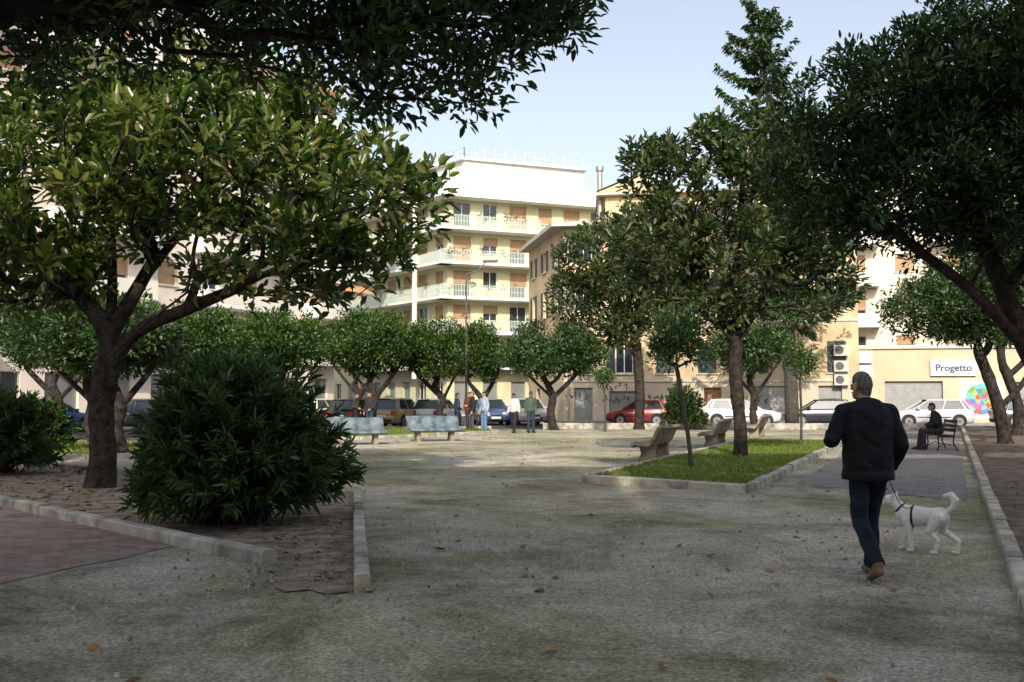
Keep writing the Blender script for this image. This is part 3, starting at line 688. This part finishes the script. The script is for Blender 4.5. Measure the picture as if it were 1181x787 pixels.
block('unseen_shade_building',(-30,122),(10,118),10,14,'e_wall',4,12,seed=4)
block('unseen_shade_building',(33,54),(60,44),12,16,'c_wall',5,8,balc=1,seed=7)
# unseen buildings added behind the viewer, heights set to shade the near square
block('unseen_shade_building',(0.6,-17),(-34,-17),12,25.0,'d_wall',7,12,balc=1,seed=5)
block('unseen_shade_building',(48,-17),(0.9,-17),12,27.0,'e_wall',8,16,balc=1,seed=6)
mb=MB(); mb.prism([(1.0,58.7),(33,52.6),(33.3,54.0),(3.2,59.9),(1.4,68),(.0,68)],0.0,.13,'sidewalk'); mb.obj('sidewalk')

# ------------------------------------------------------------ street furniture
M['conc']=pmat('bench_concrete',(0.17,0.135,0.10),.85,.35,5,.5,30,col2=(.25,.21,.165))
M['bench_blue']=pmat('painted_bench_concrete',(0.045,0.09,0.125),.8,.4,3,.3,30,col2=(0.15,0.185,0.205))
def stone_bench(x,y,yaw,mat='conc'):
    mb=MB(); W=1.9
    mid=[(-.33,.37),(-.29,.43),(-.2,.455),(-.05,.43),(.08,.42),(.17,.46),(.24,.58),(.30,.72),(.37,.83),(.45,.86)]
    th=.075; top=[];bot=[]
    for i,p in enumerate(mid):
        a=mid[max(i-1,0)];b=mid[min(i+1,len(mid)-1)];dx,dz=b[0]-a[0],b[1]-a[1];l=math.hypot(dx,dz);nx,nz=-dz/l,dx/l
        top.append((p[0]+nx*th/2,p[1]+nz*th/2));bot.append((p[0]-nx*th/2,p[1]-nz*th/2))
    prof=top+bot[::-1]; n=len(prof)
    vs=[(-W/2,p[0],p[1]) for p in prof]+[(W/2,p[0],p[1]) for p in prof]
    m=len(mid)
    fs=[(i,(i+1)%n,n+(i+1)%n,n+i) for i in range(n)]
    fs+=[(i,n-1-i,n-2-i,i+1) for i in range(m-1)]+[(n+i,n+i+1,2*n-2-i,2*n-1-i) for i in range(m-1)]
    mb.add(vs,fs,mat)
    for sx in (-.62,.62):
        pr=[(-.24,0),(.26,0),(.20,.2),(.22,.44),(.10,.375),(-.05,.385),(-.2,.41),(-.14,.2)]
        vs=[(sx-.07,p[0],p[1]) for p in pr]+[(sx+.07,p[0],p[1]) for p in pr]; k=len(pr)
        mb.add(vs,[tuple(range(k)),tuple(range(2*k-1,k-1,-1))]+[(i,k+i,k+(i+1)%k,(i+1)%k) for i in range(k)],'conc')
    mb.obj('park_bench',loc=(x,y,0),rz=yaw)
def bench_facing(x,y,fx,fy,mat='conc'):
    stone_bench(x,y,math.atan2(fy,fx)+math.pi/2,mat)
bench_facing(3.55,25.0,-.92,.39)
bench_facing(6.45,31.8,-.92,.39)
bench_facing(-2.75,35.5,.35,-.93,'bench_blue')
bench_facing(-5.1,32.8,.35,-.93,'bench_blue')
bench_facing(9.4,38.5,-.92,.39)

def iron_bench(x,y,yaw):
    mb=MB()
    for i in range(4): mb.box(-.75,.75,-.2+i*.115,-.2+i*.115+.085,.43,.46,'slat')
    for i in range(3): mb.box(-.75,.75,.255+i*.025,.28+i*.025,.55+i*.13,.64+i*.13,'slat')
    for sx in (-.66,.66):
        mb.sweep([(sx,-.22,0),(sx,-.18,.2),(sx,-.2,.42)],.022,'black',6); mb.sweep([(sx,.34,0),(sx,.22,.25),(sx,.24,.45),(sx,.34,.92)],.022,'black',6)
        mb.sweep([(sx,-.2,.42),(sx,.24,.42)],.022,'black',6); mb.sweep([(sx,-.2,.42),(sx,-.22,.6),(sx,-.1,.65),(sx,.28,.65)],.018,'black',6)
        mb.sweep([(sx,-.2,.1),(sx,.0,.22),(sx,.26,.15)],.014,'black',6)
    mb.obj('park_bench',loc=(x,y,0),rz=yaw)
M['slat']=pmat('dark_bench_slats',(0.05,0.04,0.035),.6,.2,4)

def lamp(x,y,H,yaw):
    mb=MB(); mb.sweep([(0,0,0),(0,0,.6)],[.10,.08],'steel',10); mb.sweep([(0,0,.6),(0,0,H*.9)],[.06,.04],'steel',10)
    pts=[(0,0,H*.9)]+[(1.1*math.sin(a)*1.0,0,H*.9+.9*(1-math.cos(a))*.8+ .2*a) for a in (.3,.6,.9,1.2)]
    mb.sweep(pts,.035,'steel',8); q=pts[-1]
    mb.add([(q[0]-.1,-.12,q[2]+.06),(q[0]+.65,-.1,q[2]+.1),(q[0]+.65,.1,q[2]+.1),(q[0]-.1,.12,q[2]+.06),(q[0]-.1,-.14,q[2]-.05),(q[0]+.6,-.12,q[2]-.02),(q[0]+.6,.12,q[2]-.02),(q[0]-.1,.14,q[2]-.05)],
      [(0,1,2,3),(7,6,5,4),(0,4,5,1),(1,5,6,2),(2,6,7,3),(3,7,4,0)],'steel')
    mb.obj('street_lamp',loc=(x,y,0),rz=yaw)
lamp(-2.3,50,8.6,math.radians(20)); lamp(-14.5,46.5,8.4,math.radians(150)); 

# ------------------------------------------------------------ cars
M['lightr']=pmat('tail_light',(0.45,0.02,0.02),.3,.05,3); M['lightw']=pmat('head_light',(0.6,0.62,0.65),.2,.05,3)
M['hub']=pmat('wheel_alloy',(0.3,0.3,0.32),.4,.1,3,metal=.6)
def car(x,y,yaw,col,L=4.0,H=1.46,W=1.7,est=False):
    e=empty('parked_car',(x,y,0.004)); e.rotation_euler[2]=yaw
    body=pmat('car_paint',col,.28,.03,1,coat=.6)
    mb=MB(); w=W/2; h=L/2
    stt=[(-h,.38,.62,.80),(-h+.05,.26,.86,.92),(-h+.35,.2,.95,1),(-h*.4,.18,.93,1),(h*.2,.18,.91,1),(h*.48,.18,.90,1),(h*.8,.2,.80,.97),(h-.08,.26,.68,.90),(h,.38,.56,.78)]
    rings=[]
    for (sx,zb,zt,f) in stt:
        W_=w*f; half=[(0,zb),(W_*.9,zb),(W_,zb+.12),(W_*1.0,(zb+zt)/2),(W_*.985,zt-.06),(W_*.92,zt),(W_*.5,zt+.03),(0,zt+.035)]
        ring=[(sx,p[0],p[1]) for p in half]+[(sx,-p[0],p[1]) for p in half[-2:0:-1]]
        rings.append(ring)
    n=len(rings[0]); vs=[p for r in rings for p in r]; fs=[]
    for i in range(len(rings)-1):
        for k in range(n): fs.append((i*n+k,i*n+(k+1)%n,(i+1)*n+(k+1)%n,(i+1)*n+k))
    fs+= [tuple(range(n-1,-1,-1)),tuple((len(rings)-1)*n+k for k in range(n))]
    mb.add(vs,fs,body); mb.obj('body',e,smooth=True)
    mb=MB()
    rb=-h+.16; rt=-h+.5 if not est else -h+.3; fb=h*.50; ft=h*.10; zb=.9; zr=H-.07
    B=[(rb,-w*.9,zb),(fb,-w*.9,zb),(fb,w*.9,zb),(rb,w*.9,zb)]; T=[(rt,-w*.70,zr),(ft,-w*.70,zr),(ft,w*.70,zr),(rt,w*.70,zr)]
    mb.add(B+T,[(0,1,5,4),(1,2,6,5),(2,3,7,6),(3,0,4,7)],'glass')
    L2=lambda a,b,t:tuple(a[i]*(1-t)+b[i]*t for i in range(3))
    for i in range(4): mb.sweep([B[i],T[i]],[.05,.035],body,6)
    for sgn in (0,1):
        bb=(B[0],B[1]) if sgn==0 else (B[3],B[2]); tt=(T[0],T[1]) if sgn==0 else (T[3],T[2])
        for t,r in ((.50,.028),(.10,.06)): mb.sweep([L2(*bb,t),L2(*tt,t)],[r,r*.8],body,6)
        mb.sweep([tt[0],tt[1]],.04,body,6)
    xs=np.linspace(rt-.05,ft+.05,7); rv=[];ny=7
    for i,xx in enumerate(xs):
        for j in range(ny):
            v=-1+2*j/(ny-1); s=(i/6-.5)*2
            rv.append((xx,v*w*.74,zr+.005+.085*(1-v**4)*(1-.6*abs(s)**3)))
    mb.add(rv,[(i*ny+j,i*ny+j+1,(i+1)*ny+j+1,(i+1)*ny+j) for i in range(6) for j in range(ny-1)],body)
    mb.obj('cabin',e,smooth=False)
    mb=MB()
    for sx in (-h+.78,h-.78):
        for sy in (-1,1):
            y0=sy*(w-.16)
            ar=[(sx,sy*(w-.05),.33),(sx,sy*(w+.006),.33)]
            mb.sweep(ar,.36,'rubber',20); mb.sweep([(sx,y0,.31),(sx,sy*(w+.02),.31)],.305,'rubber',20)
            mb.sweep([(sx,y0,.31),(sx,sy*(w+.03),.31)],.20,'hub',14); mb.sweep([(sx,y0,.31),(sx,sy*(w+.034),.31)],.05,'rubber',8)
    for sy in (-1,1):
        mb.box(h-.24,h-.02,sy*w*.62-.16,sy*w*.62+.16,.60,.73,'lightw'); mb.box(-h-.005,-h+.15,sy*w*.72-.12,sy*w*.72+.12,.62,.86,'lightr')
        mb.box(fb-.32,fb-.16,sy*(w*.98)-.09+sy*.05,sy*(w*.98)+.09+sy*.05,.93,1.05,body)
    mb.box(h-.02,h+.03,-w*.5,w*.5,.32,.46,'rubber'); mb.box(-h-.03,-h+.02,-w*.6,w*.6,.34,.44,'rubber')
    mb.box(h+.01,h+.045,-.26,.26,.38,.48,'white'); mb.box(-h-.05,-h-.01,-.26,.26,.55,.66,'white')
    mb.box(h-.1,h+.02,-w*.35,w*.35,.52,.6,'black')
    for sy in (-1,1):
        mb.box(-.17,-.03,sy*(w+.004)-.01,sy*(w+.004)+.01,.78,.81,'black'); mb.box(-h+1.2,h-1.2,sy*(w+.002)-.012,sy*(w+.002)+.012,.5,.545,'rubber')
    mb.obj('wheels_and_lights',e)
yf=math.radians(-9)
car(6.9,54.3,yf+math.pi,(0.28,0.02,0.025),3.5,1.42)
car(12.2,53.3,yf,(0.60,0.61,0.62),4.1,1.45)
car(16.6,53.8,yf+math.pi,(0.03,0.033,0.04),3.7,1.45)
car(21.6,51.6,yf+math.pi,(0.50,0.52,0.54),4.0,1.45)
car(26.5,50.6,yf,(0.05,0.07,0.12),4.0)
car(-7.9,51.5,math.radians(70),(0.03,0.03,0.035),4.1)
car(-5.9,52.0,math.radians(72),(0.36,0.29,0.14),4.1,1.5)
car(-4.0,53.5,math.radians(74),(0.66,0.66,0.64),3.8)
car(-1.2,56.0,math.radians(-80),(0.05,0.09,0.2),3.9)
car(.9,55.6,math.radians(-80),(0.45,0.46,0.48),3.9)
car(-20.3,43.5,math.radians(62),(0.03,0.09,0.25),4.2)
car(-23.5,38.5,math.radians(62),(0.6,0.6,0.6),4.2)
car(-17.2,47.5,math.radians(62),(0.05,0.05,0.055),4.2)
car(-10.5,55.5,math.radians(65),(0.6,0.58,0.5),4.2)

# ------------------------------------------------------------ figures (one continuous surface)
def cap(p0,p1,r0,r1,tag,sc=None,flat=(0,0)): return dict(p0=np.array(p0,float),p1=np.array(p1,float),r0=r0,r1=r1,tag=tag,sc=sc,flat=flat)
def build_figure(name,parts,mats,voxel,smooth_it=3,folds=0.0):
    V=[];Fc=[]
    ns,nr=20,12
    for q in parts:
        p0,p1=q['p0'],q['p1']; d=p1-p0; Ld=np.linalg.norm(d)
        d=np.array([0,0,1.]) if Ld<1e-6 else d/Ld
        a=np.cross(d,[1,0,0]) if abs(d[0])<.9 else np.cross(d,[0,1,0]); a/=np.linalg.norm(a); b=np.cross(d,a)
        base=len(V); mid=(p0+p1)/2; vv=[]
        for i in range(nr+1):
            th=math.pi*i/nr; c=-math.cos(th); s=math.sin(th)
            top=i>=nr/2; r=q['r1'] if top else q['r0']; cen=p1 if top else p0
            rows=[(c,s)]
            if i==nr//2: rows=[('lo',1),('hi',1)]
            for (cc,ss) in rows:
                if cc=='lo': cn,r_,k=p0,q['r0'],0
                elif cc=='hi': cn,r_,k=p1,q['r1'],0
                else:
                    fl=q['flat'][1] if top else q['flat'][0]; cn,r_,k=cen,r,cc*(0.06 if fl else 1)
                for j in range(ns):
                    an=2*math.pi*j/ns; vv.append(cn+d*k*r_+(a*math.cos(an)+b*math.sin(an))*ss*r_)
        vv=np.array(vv)
        if q['sc'] is not None: vv=mid+(vv-mid)*np.array(q['sc'])
        V+=vv.tolist(); rows=nr+2
        for i in range(rows-1):
            for j in range(ns): Fc.append((base+i*ns+j,base+i*ns+(j+1)%ns,base+(i+1)*ns+(j+1)%ns,base+(i+1)*ns+j))
    me=bpy.data.meshes.new('tmp'); me.from_pydata(V,[],Fc)
    import bmesh
    bm=bmesh.new(); bm.from_mesh(me); bmesh.ops.remove_doubles(bm,verts=bm.verts,dist=1e-5); bmesh.ops.recalc_face_normals(bm,faces=bm.faces); bm.to_mesh(me); bm.free()
    o=bpy.data.objects.new('tmp',me); COL.objects.link(o)
    r=o.modifiers.new('r','REMESH'); r.mode='VOXEL'; r.voxel_size=voxel; r.adaptivity=0
    s=o.modifiers.new('s','SMOOTH'); s.factor=.5; s.iterations=smooth_it
    dg=bpy.context.evaluated_depsgraph_get(); m2=bpy.data.meshes.new_from_object(o.evaluated_get(dg)); bpy.data.objects.remove(o)
    def classify(C):
        n=len(C); best=np.full(n,1e9); tag=np.zeros(n,int); tags=list(mats.keys())
        for q in parts:
            mid=(q['p0']+q['p1'])/2; X=C if q['sc'] is None else mid+(C-mid)/np.array(q['sc'])
            d=q['p1']-q['p0']; L2=(d@d)+1e-12; Ln=math.sqrt(L2); tr=((X-q['p0'])@d)/L2; t=np.clip(tr,0,1)
            dist=np.linalg.norm(X-q['p0']-t[:,None]*d,axis=1)-(q['r0']*(1-t)+q['r1']*t)
            if q['flat'][0]: dist=np.where(tr<0,np.maximum(dist,0)+(-tr)*Ln*1.0,dist)
            if q['flat'][1]: dist=np.where(tr>1,np.maximum(dist,0)+(tr-1)*Ln*1.0,dist)
            k=dist<best; best[k]=dist[k]; tag[k]=tags.index(q['tag'])
        return tag,tags
    nv=len(m2.vertices)
    if folds>0:
        co=np.empty(nv*3); m2.vertices.foreach_get('co',co); co=co.reshape(-1,3); no=np.empty(nv*3); m2.vertices.foreach_get('normal',no); no=no.reshape(-1,3)
        tag,tags=classify(co); m=np.isin(tag,[tags.index(t_) for t_ in ('top','leg')])
        f=np.sin(co[:,2]*38+np.sin(co[:,0]*17+1)*2.2+np.sin(co[:,1]*13)*1.8)*.6+np.sin(co[:,2]*71+co[:,0]*35+np.sin(co[:,1]*21)*2)*.3+np.sin(co[:,0]*30+co[:,2]*12)*.4
        co[m]+=no[m]*(f[m]*folds)[:,None]; m2.vertices.foreach_set('co',co.ravel())
    n=len(m2.polygons); C=np.empty(n*3); m2.polygons.foreach_get('center',C); C=C.reshape(-1,3)
    tag,tags=classify(C)
    m2.materials.clear()
    for t_ in tags: m2.materials.append(mats[t_])
    m2.polygons.foreach_set('material_index',tag.astype(np.int32)); m2.polygons.foreach_set('use_smooth',[True]*n); m2.update()
    m2.name=name; ob=bpy.data.objects.new(name,m2); COL.objects.link(ob); return ob
def hand(parts,wr,dr,palm_n,thumb,tag='skin',curl=.5):
    wr=np.array(wr);dr=np.array(dr,float);dr/=np.linalg.norm(dr);pn=np.array(palm_n,float);pn-=pn@dr*dr;pn/=np.linalg.norm(pn);sd=np.cross(dr,pn)
    if sd@np.array(thumb)<0: sd=-sd
    for s_ in (-.025,0,.025): parts.append(cap(wr+dr*.015+sd*s_*.7,wr+dr*.085+sd*s_,.017,.015,tag))
    for i,(o,l) in enumerate(((.031,.068),(.010,.076),(-.011,.070),(-.031,.055))):
        k=wr+dr*.088+sd*o; a=dr*math.cos(curl*.6)+pn*math.sin(curl*.6); b=dr*math.cos(curl*1.6)+pn*math.sin(curl*1.6)
        m=k+a*l*.5; parts.append(cap(k,m,.0095,.009,tag)); parts.append(cap(m,m+b*l*.5,.009,.0075,tag))
    k=wr+dr*.03+sd*.028; m=k+(dr*.6+sd*.6+pn*.35)*.04; parts.append(cap(k,m,.012,.0105,tag)); parts.append(cap(m,m+(dr*.9+pn*.3)*.032,.0105,.009,tag))
def person(name,loc,yaw,J,cols,s=1.0,voxel=.012,bulk=1.0,hem=None,hyaw=0,collar=True,smooth_it=3,boxy=0,folds=.003):
    g={k:np.array(v,float) for k,v in J.items()}; P=[]
    pel,che,nk=g['pelvis'],g['chest'],g['neck']
    b=bulk
    P.append(cap(g['lh'],g['rh'],.115,.115,'leg',(1,.95,1)))
    for sd in 'lr':
        P.append(cap(g[sd+'h'],g[sd+'k'],.092,.070,'leg')); P.append(cap(g[sd+'k'],g[sd+'a']+np.array([0,0,.0]),.070,.066,'leg',flat=(0,1)))
        a=g[sd+'a'];t=g[sd+'t']; dv=(t-a); 
        P.append(cap(a+np.array([0,-.03,-.045]),t,.040,.034,'shoe')); P.append(cap(a+np.array([0,-.015,.0]),a+dv*.5,.043,.034,'shoe')); P.append(cap(a+np.array([0,-.045,-.055]),a+np.array([0,0,-.02]),.034,.04,'shoe'))
    lo=pel+np.array([0,0,0.0 if hem is None else hem])
    P.append(cap(lo,che,(.175+.02*boxy)*b,.18*b,'top',(1,.70,1),flat=(1,0)))
    P.append(cap(che,che+(nk-che)*.45,.17*b,.12*b,'top',(1.05,.68,1)))
    if boxy:
        P.append(cap(lo,lo+np.array([0,0,.05]),.198*b,.200*b,'top',(1,.70,1),flat=(1,1)))
        P.append(cap(lo+np.array([0,-.01,.16]),che+np.array([0,-.02,.03]),.190*b,.195*b,'top',(1.0,.68,1)))
    mid_sh=(g['ls']+g['rs'])/2
    for sd in 'lr':
        P.append(cap(mid_sh+(g[sd+'s']-mid_sh)*.2+np.array([0,0,.02]),g[sd+'s'],.07*b,.068*b,'top'))
        P.append(cap(g[sd+'s'],g[sd+'e'],.068*b,.058*b,'top')); dw=g[sd+'w']-g[sd+'e']; P.append(cap(g[sd+'e'],g[sd+'w']-dw*.06,.058*b,.046*b,'top',flat=(0,1)))
        P.append(cap(g[sd+'w']-dw*.1,g[sd+'w'],.028,.026,'skin'))
        side=-1 if sd=='l' else 1
        hand(P,g[sd+'w'],dw,np.array([-side,0.0,0.0])+np.array([0,.25,0]),(0,1,.1),curl=.6)
    P.append(cap(nk-np.array([0,.0,.06]),nk+np.array([0,.01,.07]),.058,.052,'skin'))
    if collar: P.append(cap(nk-np.array([0,.0,.06]),nk+np.array([0,-.012,.035]),.088,.072,'top',flat=(0,1)))
    H=g['head']
    def h(p): 
        c,s_=math.cos(hyaw),math.sin(hyaw); return H+np.array([p[0]*c-p[1]*s_,p[0]*s_+p[1]*c,p[2]])
    P.append(cap(h((0,.0,-.01)),h((0,-.005,.03)),.075,.079,'skin',(.94,1.1,1)))
    P.append(cap(h((0,.03,-.06)),h((0,.055,-.085)),.054,.035,'skin'))
    P.append(cap(h((0,.088,.01)),h((0,.107,-.025)),.010,.014,'skin'))
    P.append(cap(h((-.02,.086,-.058)),h((.02,.086,-.058)),.008,.008,'lip'))
    for sx in (-1,1):
        P.append(cap(h((sx*.078,-.005,.005)),h((sx*.086,-.014,-.03)),.017,.011,'skin',(.6,1.2,1.2))); P.append(cap(h((sx*.03,.08,.005)),h((sx*.034,.08,.005)),.011,.011,'eye'))
    P.append(cap(h((0,-.024,.012)),h((0,-.008,.047)),.081,.082,'hair',(.97,1.1,1))); P.append(cap(h((0,-.045,-.05)),h((0,-.035,.01)),.054,.070,'hair'))
    mats={k:v for k,v in cols.items()}; mats.setdefault('lip',M['lipm']); mats.setdefault('eye',M['eyem'])
    ob=build_figure(name,P,mats,voxel,smooth_it,folds); ob.location=loc; ob.rotation_euler[2]=yaw; ob.scale=(s,s,s); return ob
M['lipm']=pmat('lips',(0.35,0.14,0.12),.6,.05,3); M['eyem']=pmat('eyes',(0.03,0.02,0.02),.2,.05,3)
skin=pmat('skin',(0.42,0.24,0.16),.55,.06,9); skin2=pmat('skin_dark',(0.16,0.09,0.06),.55,.06,9)
hg=pmat('hair_grey',(0.08,0.078,0.075),.9,.4,45,.9,110,col2=(.19,.185,.18),spec=.2); hb=pmat('hair_black',(0.02,0.017,0.015),.7,.2,60,.4,120)
def cloth(n,c,v=.15): return pmat(n,c,.85,v,9,.8,14,spec=.25)
jk=pmat('black_jacket',(0.008,0.009,0.013),.75,.3,9,.7,11,spec=.25); jeans=pmat('dark_jeans',(0.014,0.020,0.038),.9,.35,9,.7,14,spec=.2); brown=pmat('brown_shoe',(0.17,0.10,0.07),.6,.15,9)
STAND=dict(pelvis=(0,0,.93),chest=(0,0,1.28),neck=(0,-.01,1.49),head=(0,.02,1.64),lh=(-.085,0,.90),rh=(.085,0,.90),lk=(-.10,.02,.50),rk=(.10,.02,.50),la=(-.11,0,.085),ra=(.11,0,.085),
 lt=(-.13,.16,.034),rt=(.13,.16,.034),ls=(-.18,0,1.42),rs=(.18,0,1.42),le=(-.24,-.03,1.13),re=(.24,-.03,1.13),lw=(-.25,.05,.88),rw=(.25,.05,.88))
def pose(**k): d=dict(STAND); d.update(k); return d
walk=pose(pelvis=(0,0,.92),chest=(0,.02,1.28),neck=(0,.045,1.49),head=(-.01,.085,1.635),
 lh=(-.085,0,.90),rh=(.085,0,.90),lk=(-.085,.0,.50),la=(-.07,-.27,.16),lt=(-.07,-.15,.04),
 rk=(.08,.15,.50),ra=(.095,.16,.085),rt=(.11,.33,.036),
 ls=(-.20,.02,1.41),rs=(.20,.02,1.41),le=(-.32,.0,1.17),lw=(-.23,.22,1.22),re=(.28,-.04,1.13),rw=(.26,.12,.92))
person('man_walking',(3.15,8.85,0),math.radians(6),walk,dict(skin=skin,hair=hg,top=jk,leg=jeans,shoe=brown),s=1.035,voxel=.007,bulk=1.16,hem=-.08,hyaw=math.radians(22),smooth_it=4,boxy=1,folds=.0045)
iron_bench(12.75,29.8,math.radians(-90-10))
sit=pose(pelvis=(0,0,.56),chest=(0,.06,.88),neck=(0,.12,1.08),head=(0,.17,1.22),lh=(-.09,.02,.54),rh=(.09,.02,.54),lk=(-.14,.44,.54),rk=(.14,.44,.54),la=(-.13,.42,.085),ra=(.15,.50,.085),
 lt=(-.15,.58,.034),rt=(.17,.66,.034),ls=(-.18,.08,1.01),rs=(.18,.08,1.01),le=(-.23,.14,.75),re=(.23,.14,.75),lw=(-.12,.36,.66),rw=(.12,.36,.66))
person('seated_man',(12.72,29.8,0),math.radians(80),sit,dict(skin=skin,hair=hb,top=cloth('dark_coat',(0.02,0.022,0.03)),leg=cloth('grey_trousers',(0.04,0.04,0.05)),shoe=M['rubber']),voxel=.011,bulk=1.12,s=1.05)
def C(n,t,l,sk=skin,hr=hb,sh=M['rubber']): return dict(skin=sk,hair=hr,top=cloth(n+'_top',t),leg=cloth(n+'_trousers',l),shoe=sh)
person('standing_man',(-6.2,43.5,0),math.radians(150),pose(lw=(-.16,.16,1.0),la=(-.16,.04,.085),lt=(-.2,.2,.034)),C('a',(.03,.03,.04),(.03,.05,.1)),s=1.03,bulk=1.08)
person('standing_man',(-7.1,45.5,0),math.radians(-110),pose(rw=(.16,.18,1.05)),C('g',(.05,.04,.035),(.03,.03,.035)),s=1.0,bulk=1.08,voxel=.015)
person('standing_man',(-2.45,44.5,0),math.radians(-70),pose(lw=(-.14,.18,1.02),rw=(.14,.18,1.0)),C('b',(.025,.035,.07),(.02,.03,.06)),s=1.0,bulk=1.05)
person('standing_man',(-1.76,44.5,0),math.radians(100),pose(rw=(.2,.2,1.12)),C('c',(.02,.02,.024),(.06,.06,.07),hr=hg),s=1.04,bulk=1.12,hem=-.1)
person('standing_man',(-1.25,45.0,0),math.radians(130),pose(),C('d',(.30,.36,.45),(.12,.2,.36)),s=1.03)
person('standing_man',(-1.98,46.6,0),math.radians(170),pose(lw=(-.15,.15,1.05)),C('h',(.10,.03,.03),(.03,.035,.05)),s=1.02,voxel=.015)
person('walking_man',(.08,43.2,0),math.radians(160),pose(lk=(-.09,.14,.5),la=(-.08,.22,.1),lt=(-.08,.39,.05),ra=(.08,-.25,.12),rt=(.08,-.1,.034),rk=(.09,-.04,.5),lw=(-.22,-.05,.9)),C('e',(.50,.49,.47),(.02,.02,.03),skin2),s=.99)
person('standing_man',(.82,43.6,0),math.radians(200),pose(lw=(-.15,.14,1.0)),C('f',(.06,.085,.06),(.03,.04,.06),skin2),s=1.03,bulk=1.05)

def dog(name,loc,yaw):
    P=[]; w='fur'
    P.append(cap((-.17,0,.385),(-.04,0,.37),.088,.085,w)); P.append(cap((-.04,0,.37),(.15,0,.365),.085,.105,w,(1,.88,1.08)))
    P.append(cap((.13,0,.33),(.20,0,.37),.09,.08,w)); P.append(cap((.18,0,.40),(.30,0,.50),.072,.052,w))
    P.append(cap((.30,0,.51),(.34,0,.515),.062,.056,w,(1,.92,1))); P.append(cap((.36,0,.50),(.455,0,.475),.040,.025,w)); P.append(cap((.475,0,.483),(.48,0,.483),.014,.012,'nose'))
    for sy in (-1,1):
        P.append(cap((.295,sy*.042,.55),(.275,sy*.058,.60),.025,.008,w,(1,.8,1))); P.append(cap((.375,sy*.033,.525),(.378,sy*.034,.525),.009,.009,'nose'))
    for sy,dx in ((-1,.07),(1,-.05)):
        P.append(cap((.15,sy*.06,.33),(.14+dx*.2,sy*.065,.22),.048,.034,w)); P.append(cap((.14+dx*.2,sy*.065,.22),(.155+dx,sy*.062,.09),.032,.022,w)); P.append(cap((.155+dx,sy*.062,.09),(.155+dx*1.1,sy*.062,.025),.022,.022,w)); P.append(cap((.155+dx*1.1,sy*.062,.022),(.19+dx*1.1,sy*.062,.02),.023,.019,w))
    for sy,dx in ((-1,-.10),(1,.07)):
        P.append(cap((-.17,sy*.055,.37),(-.12+dx*.5,sy*.07,.235),.075,.045,w)); P.append(cap((-.12+dx*.5,sy*.07,.235),(-.225+dx,sy*.07,.135),.040,.025,w)); P.append(cap((-.225+dx,sy*.07,.135),(-.205+dx,sy*.07,.03),.023,.021,w)); P.append(cap((-.205+dx,sy*.07,.022),(-.165+dx,sy*.07,.02),.024,.02,w))
    tl=[(-.24,0,.43),(-.30,0,.48),(-.32,0,.55),(-.28,0,.60),(-.22,0,.59)]
    for i in range(4): P.append(cap(tl[i],tl[i+1],[.03,.034,.038,.036][i],[.034,.038,.036,.022][i],w))
    P.append(cap((.085,0,.362),(.103,0,.362),.106,.106,'strap',(1,.9,1.1),flat=(1,1))); P.append(cap((.222,0,.430),(.234,0,.441),.072,.070,'strap',(1,1,1),flat=(1,1)))
    o=build_figure(name,P,dict(fur=pmat('white_fur',(0.80,0.79,0.76),.95,.08,25,1.0,60),nose=M['rubber'],strap=pmat('harness_webbing',(0.02,0.025,0.05),.8,.1,9)),.0065,3)
    o.location=loc; o.rotation_euler[2]=yaw; return o
dg_loc=(4.22,10.3,0); dg_yaw=math.radians(140)
dog('white_dog',dg_loc,dg_yaw)
def loc2w(p,loc,yaw,s=1): c,s_=math.cos(yaw),math.sin(yaw); return Vector((loc[0]+s*(p[0]*c-p[1]*s_),loc[1]+s*(p[0]*s_+p[1]*c),loc[2]+s*p[2]))
a=loc2w((.255,.18,.87),(3.15,8.85,0),math.radians(6),1.035); b=loc2w((.095,0,.47),dg_loc,dg_yaw)
mb=MB(); pts=[a.lerp(b,t/10)+Vector((0,0,-.14*math.sin(math.pi*t/10))) for t in range(11)]; mb.sweep(pts,.005,pmat('leash',(0.03,0.03,0.05),.7),6); mb.obj('dog_leash')

# ------------------------------------------------------------ light, sky, camera
el=math.radians(33); az=math.radians(182)
sd=Vector((math.sin(az)*math.cos(el),math.cos(az)*math.cos(el),math.sin(el)))
w=bpy.data.worlds.new('World'); SC.world=w; w.use_nodes=True; nt=w.node_tree
sky=nt.nodes.new('ShaderNodeTexSky'); sky.sky_type='NISHITA'; sky.sun_disc=False; sky.sun_elevation=el; sky.sun_rotation=az
sky.air_density=1.0; sky.dust_density=3.5; sky.ozone_density=1.0; sky.altitude=20
hs=nt.nodes.new('ShaderNodeHueSaturation'); hs.inputs['Saturation'].default_value=0.58
nt.links.new(sky.outputs[0],hs.inputs['Color']); nt.links.new(hs.outputs[0],nt.nodes['Background'].inputs[0]); nt.nodes['Background'].inputs[1].default_value=0.235
l=bpy.data.lights.new('sun','SUN'); l.energy=4.8; l.angle=math.radians(.5); l.color=(1,.90,.75)
lo=bpy.data.objects.new('sun',l); COL.objects.link(lo); lo.rotation_euler=(-sd).to_track_quat('-Z','Y').to_euler()
cam=bpy.data.cameras.new('camera'); cam.lens=35; cam.sensor_width=36; cam.clip_end=1500; cam.clip_start=.05
co=bpy.data.objects.new('camera',cam); COL.objects.link(co); co.location=(0,0,1.6); co.rotation_euler=(math.radians(90+3.17),0,0); SC.camera=co
SC.view_settings.view_transform='Standard'; SC.view_settings.look='None'; SC.view_settings.exposure=0
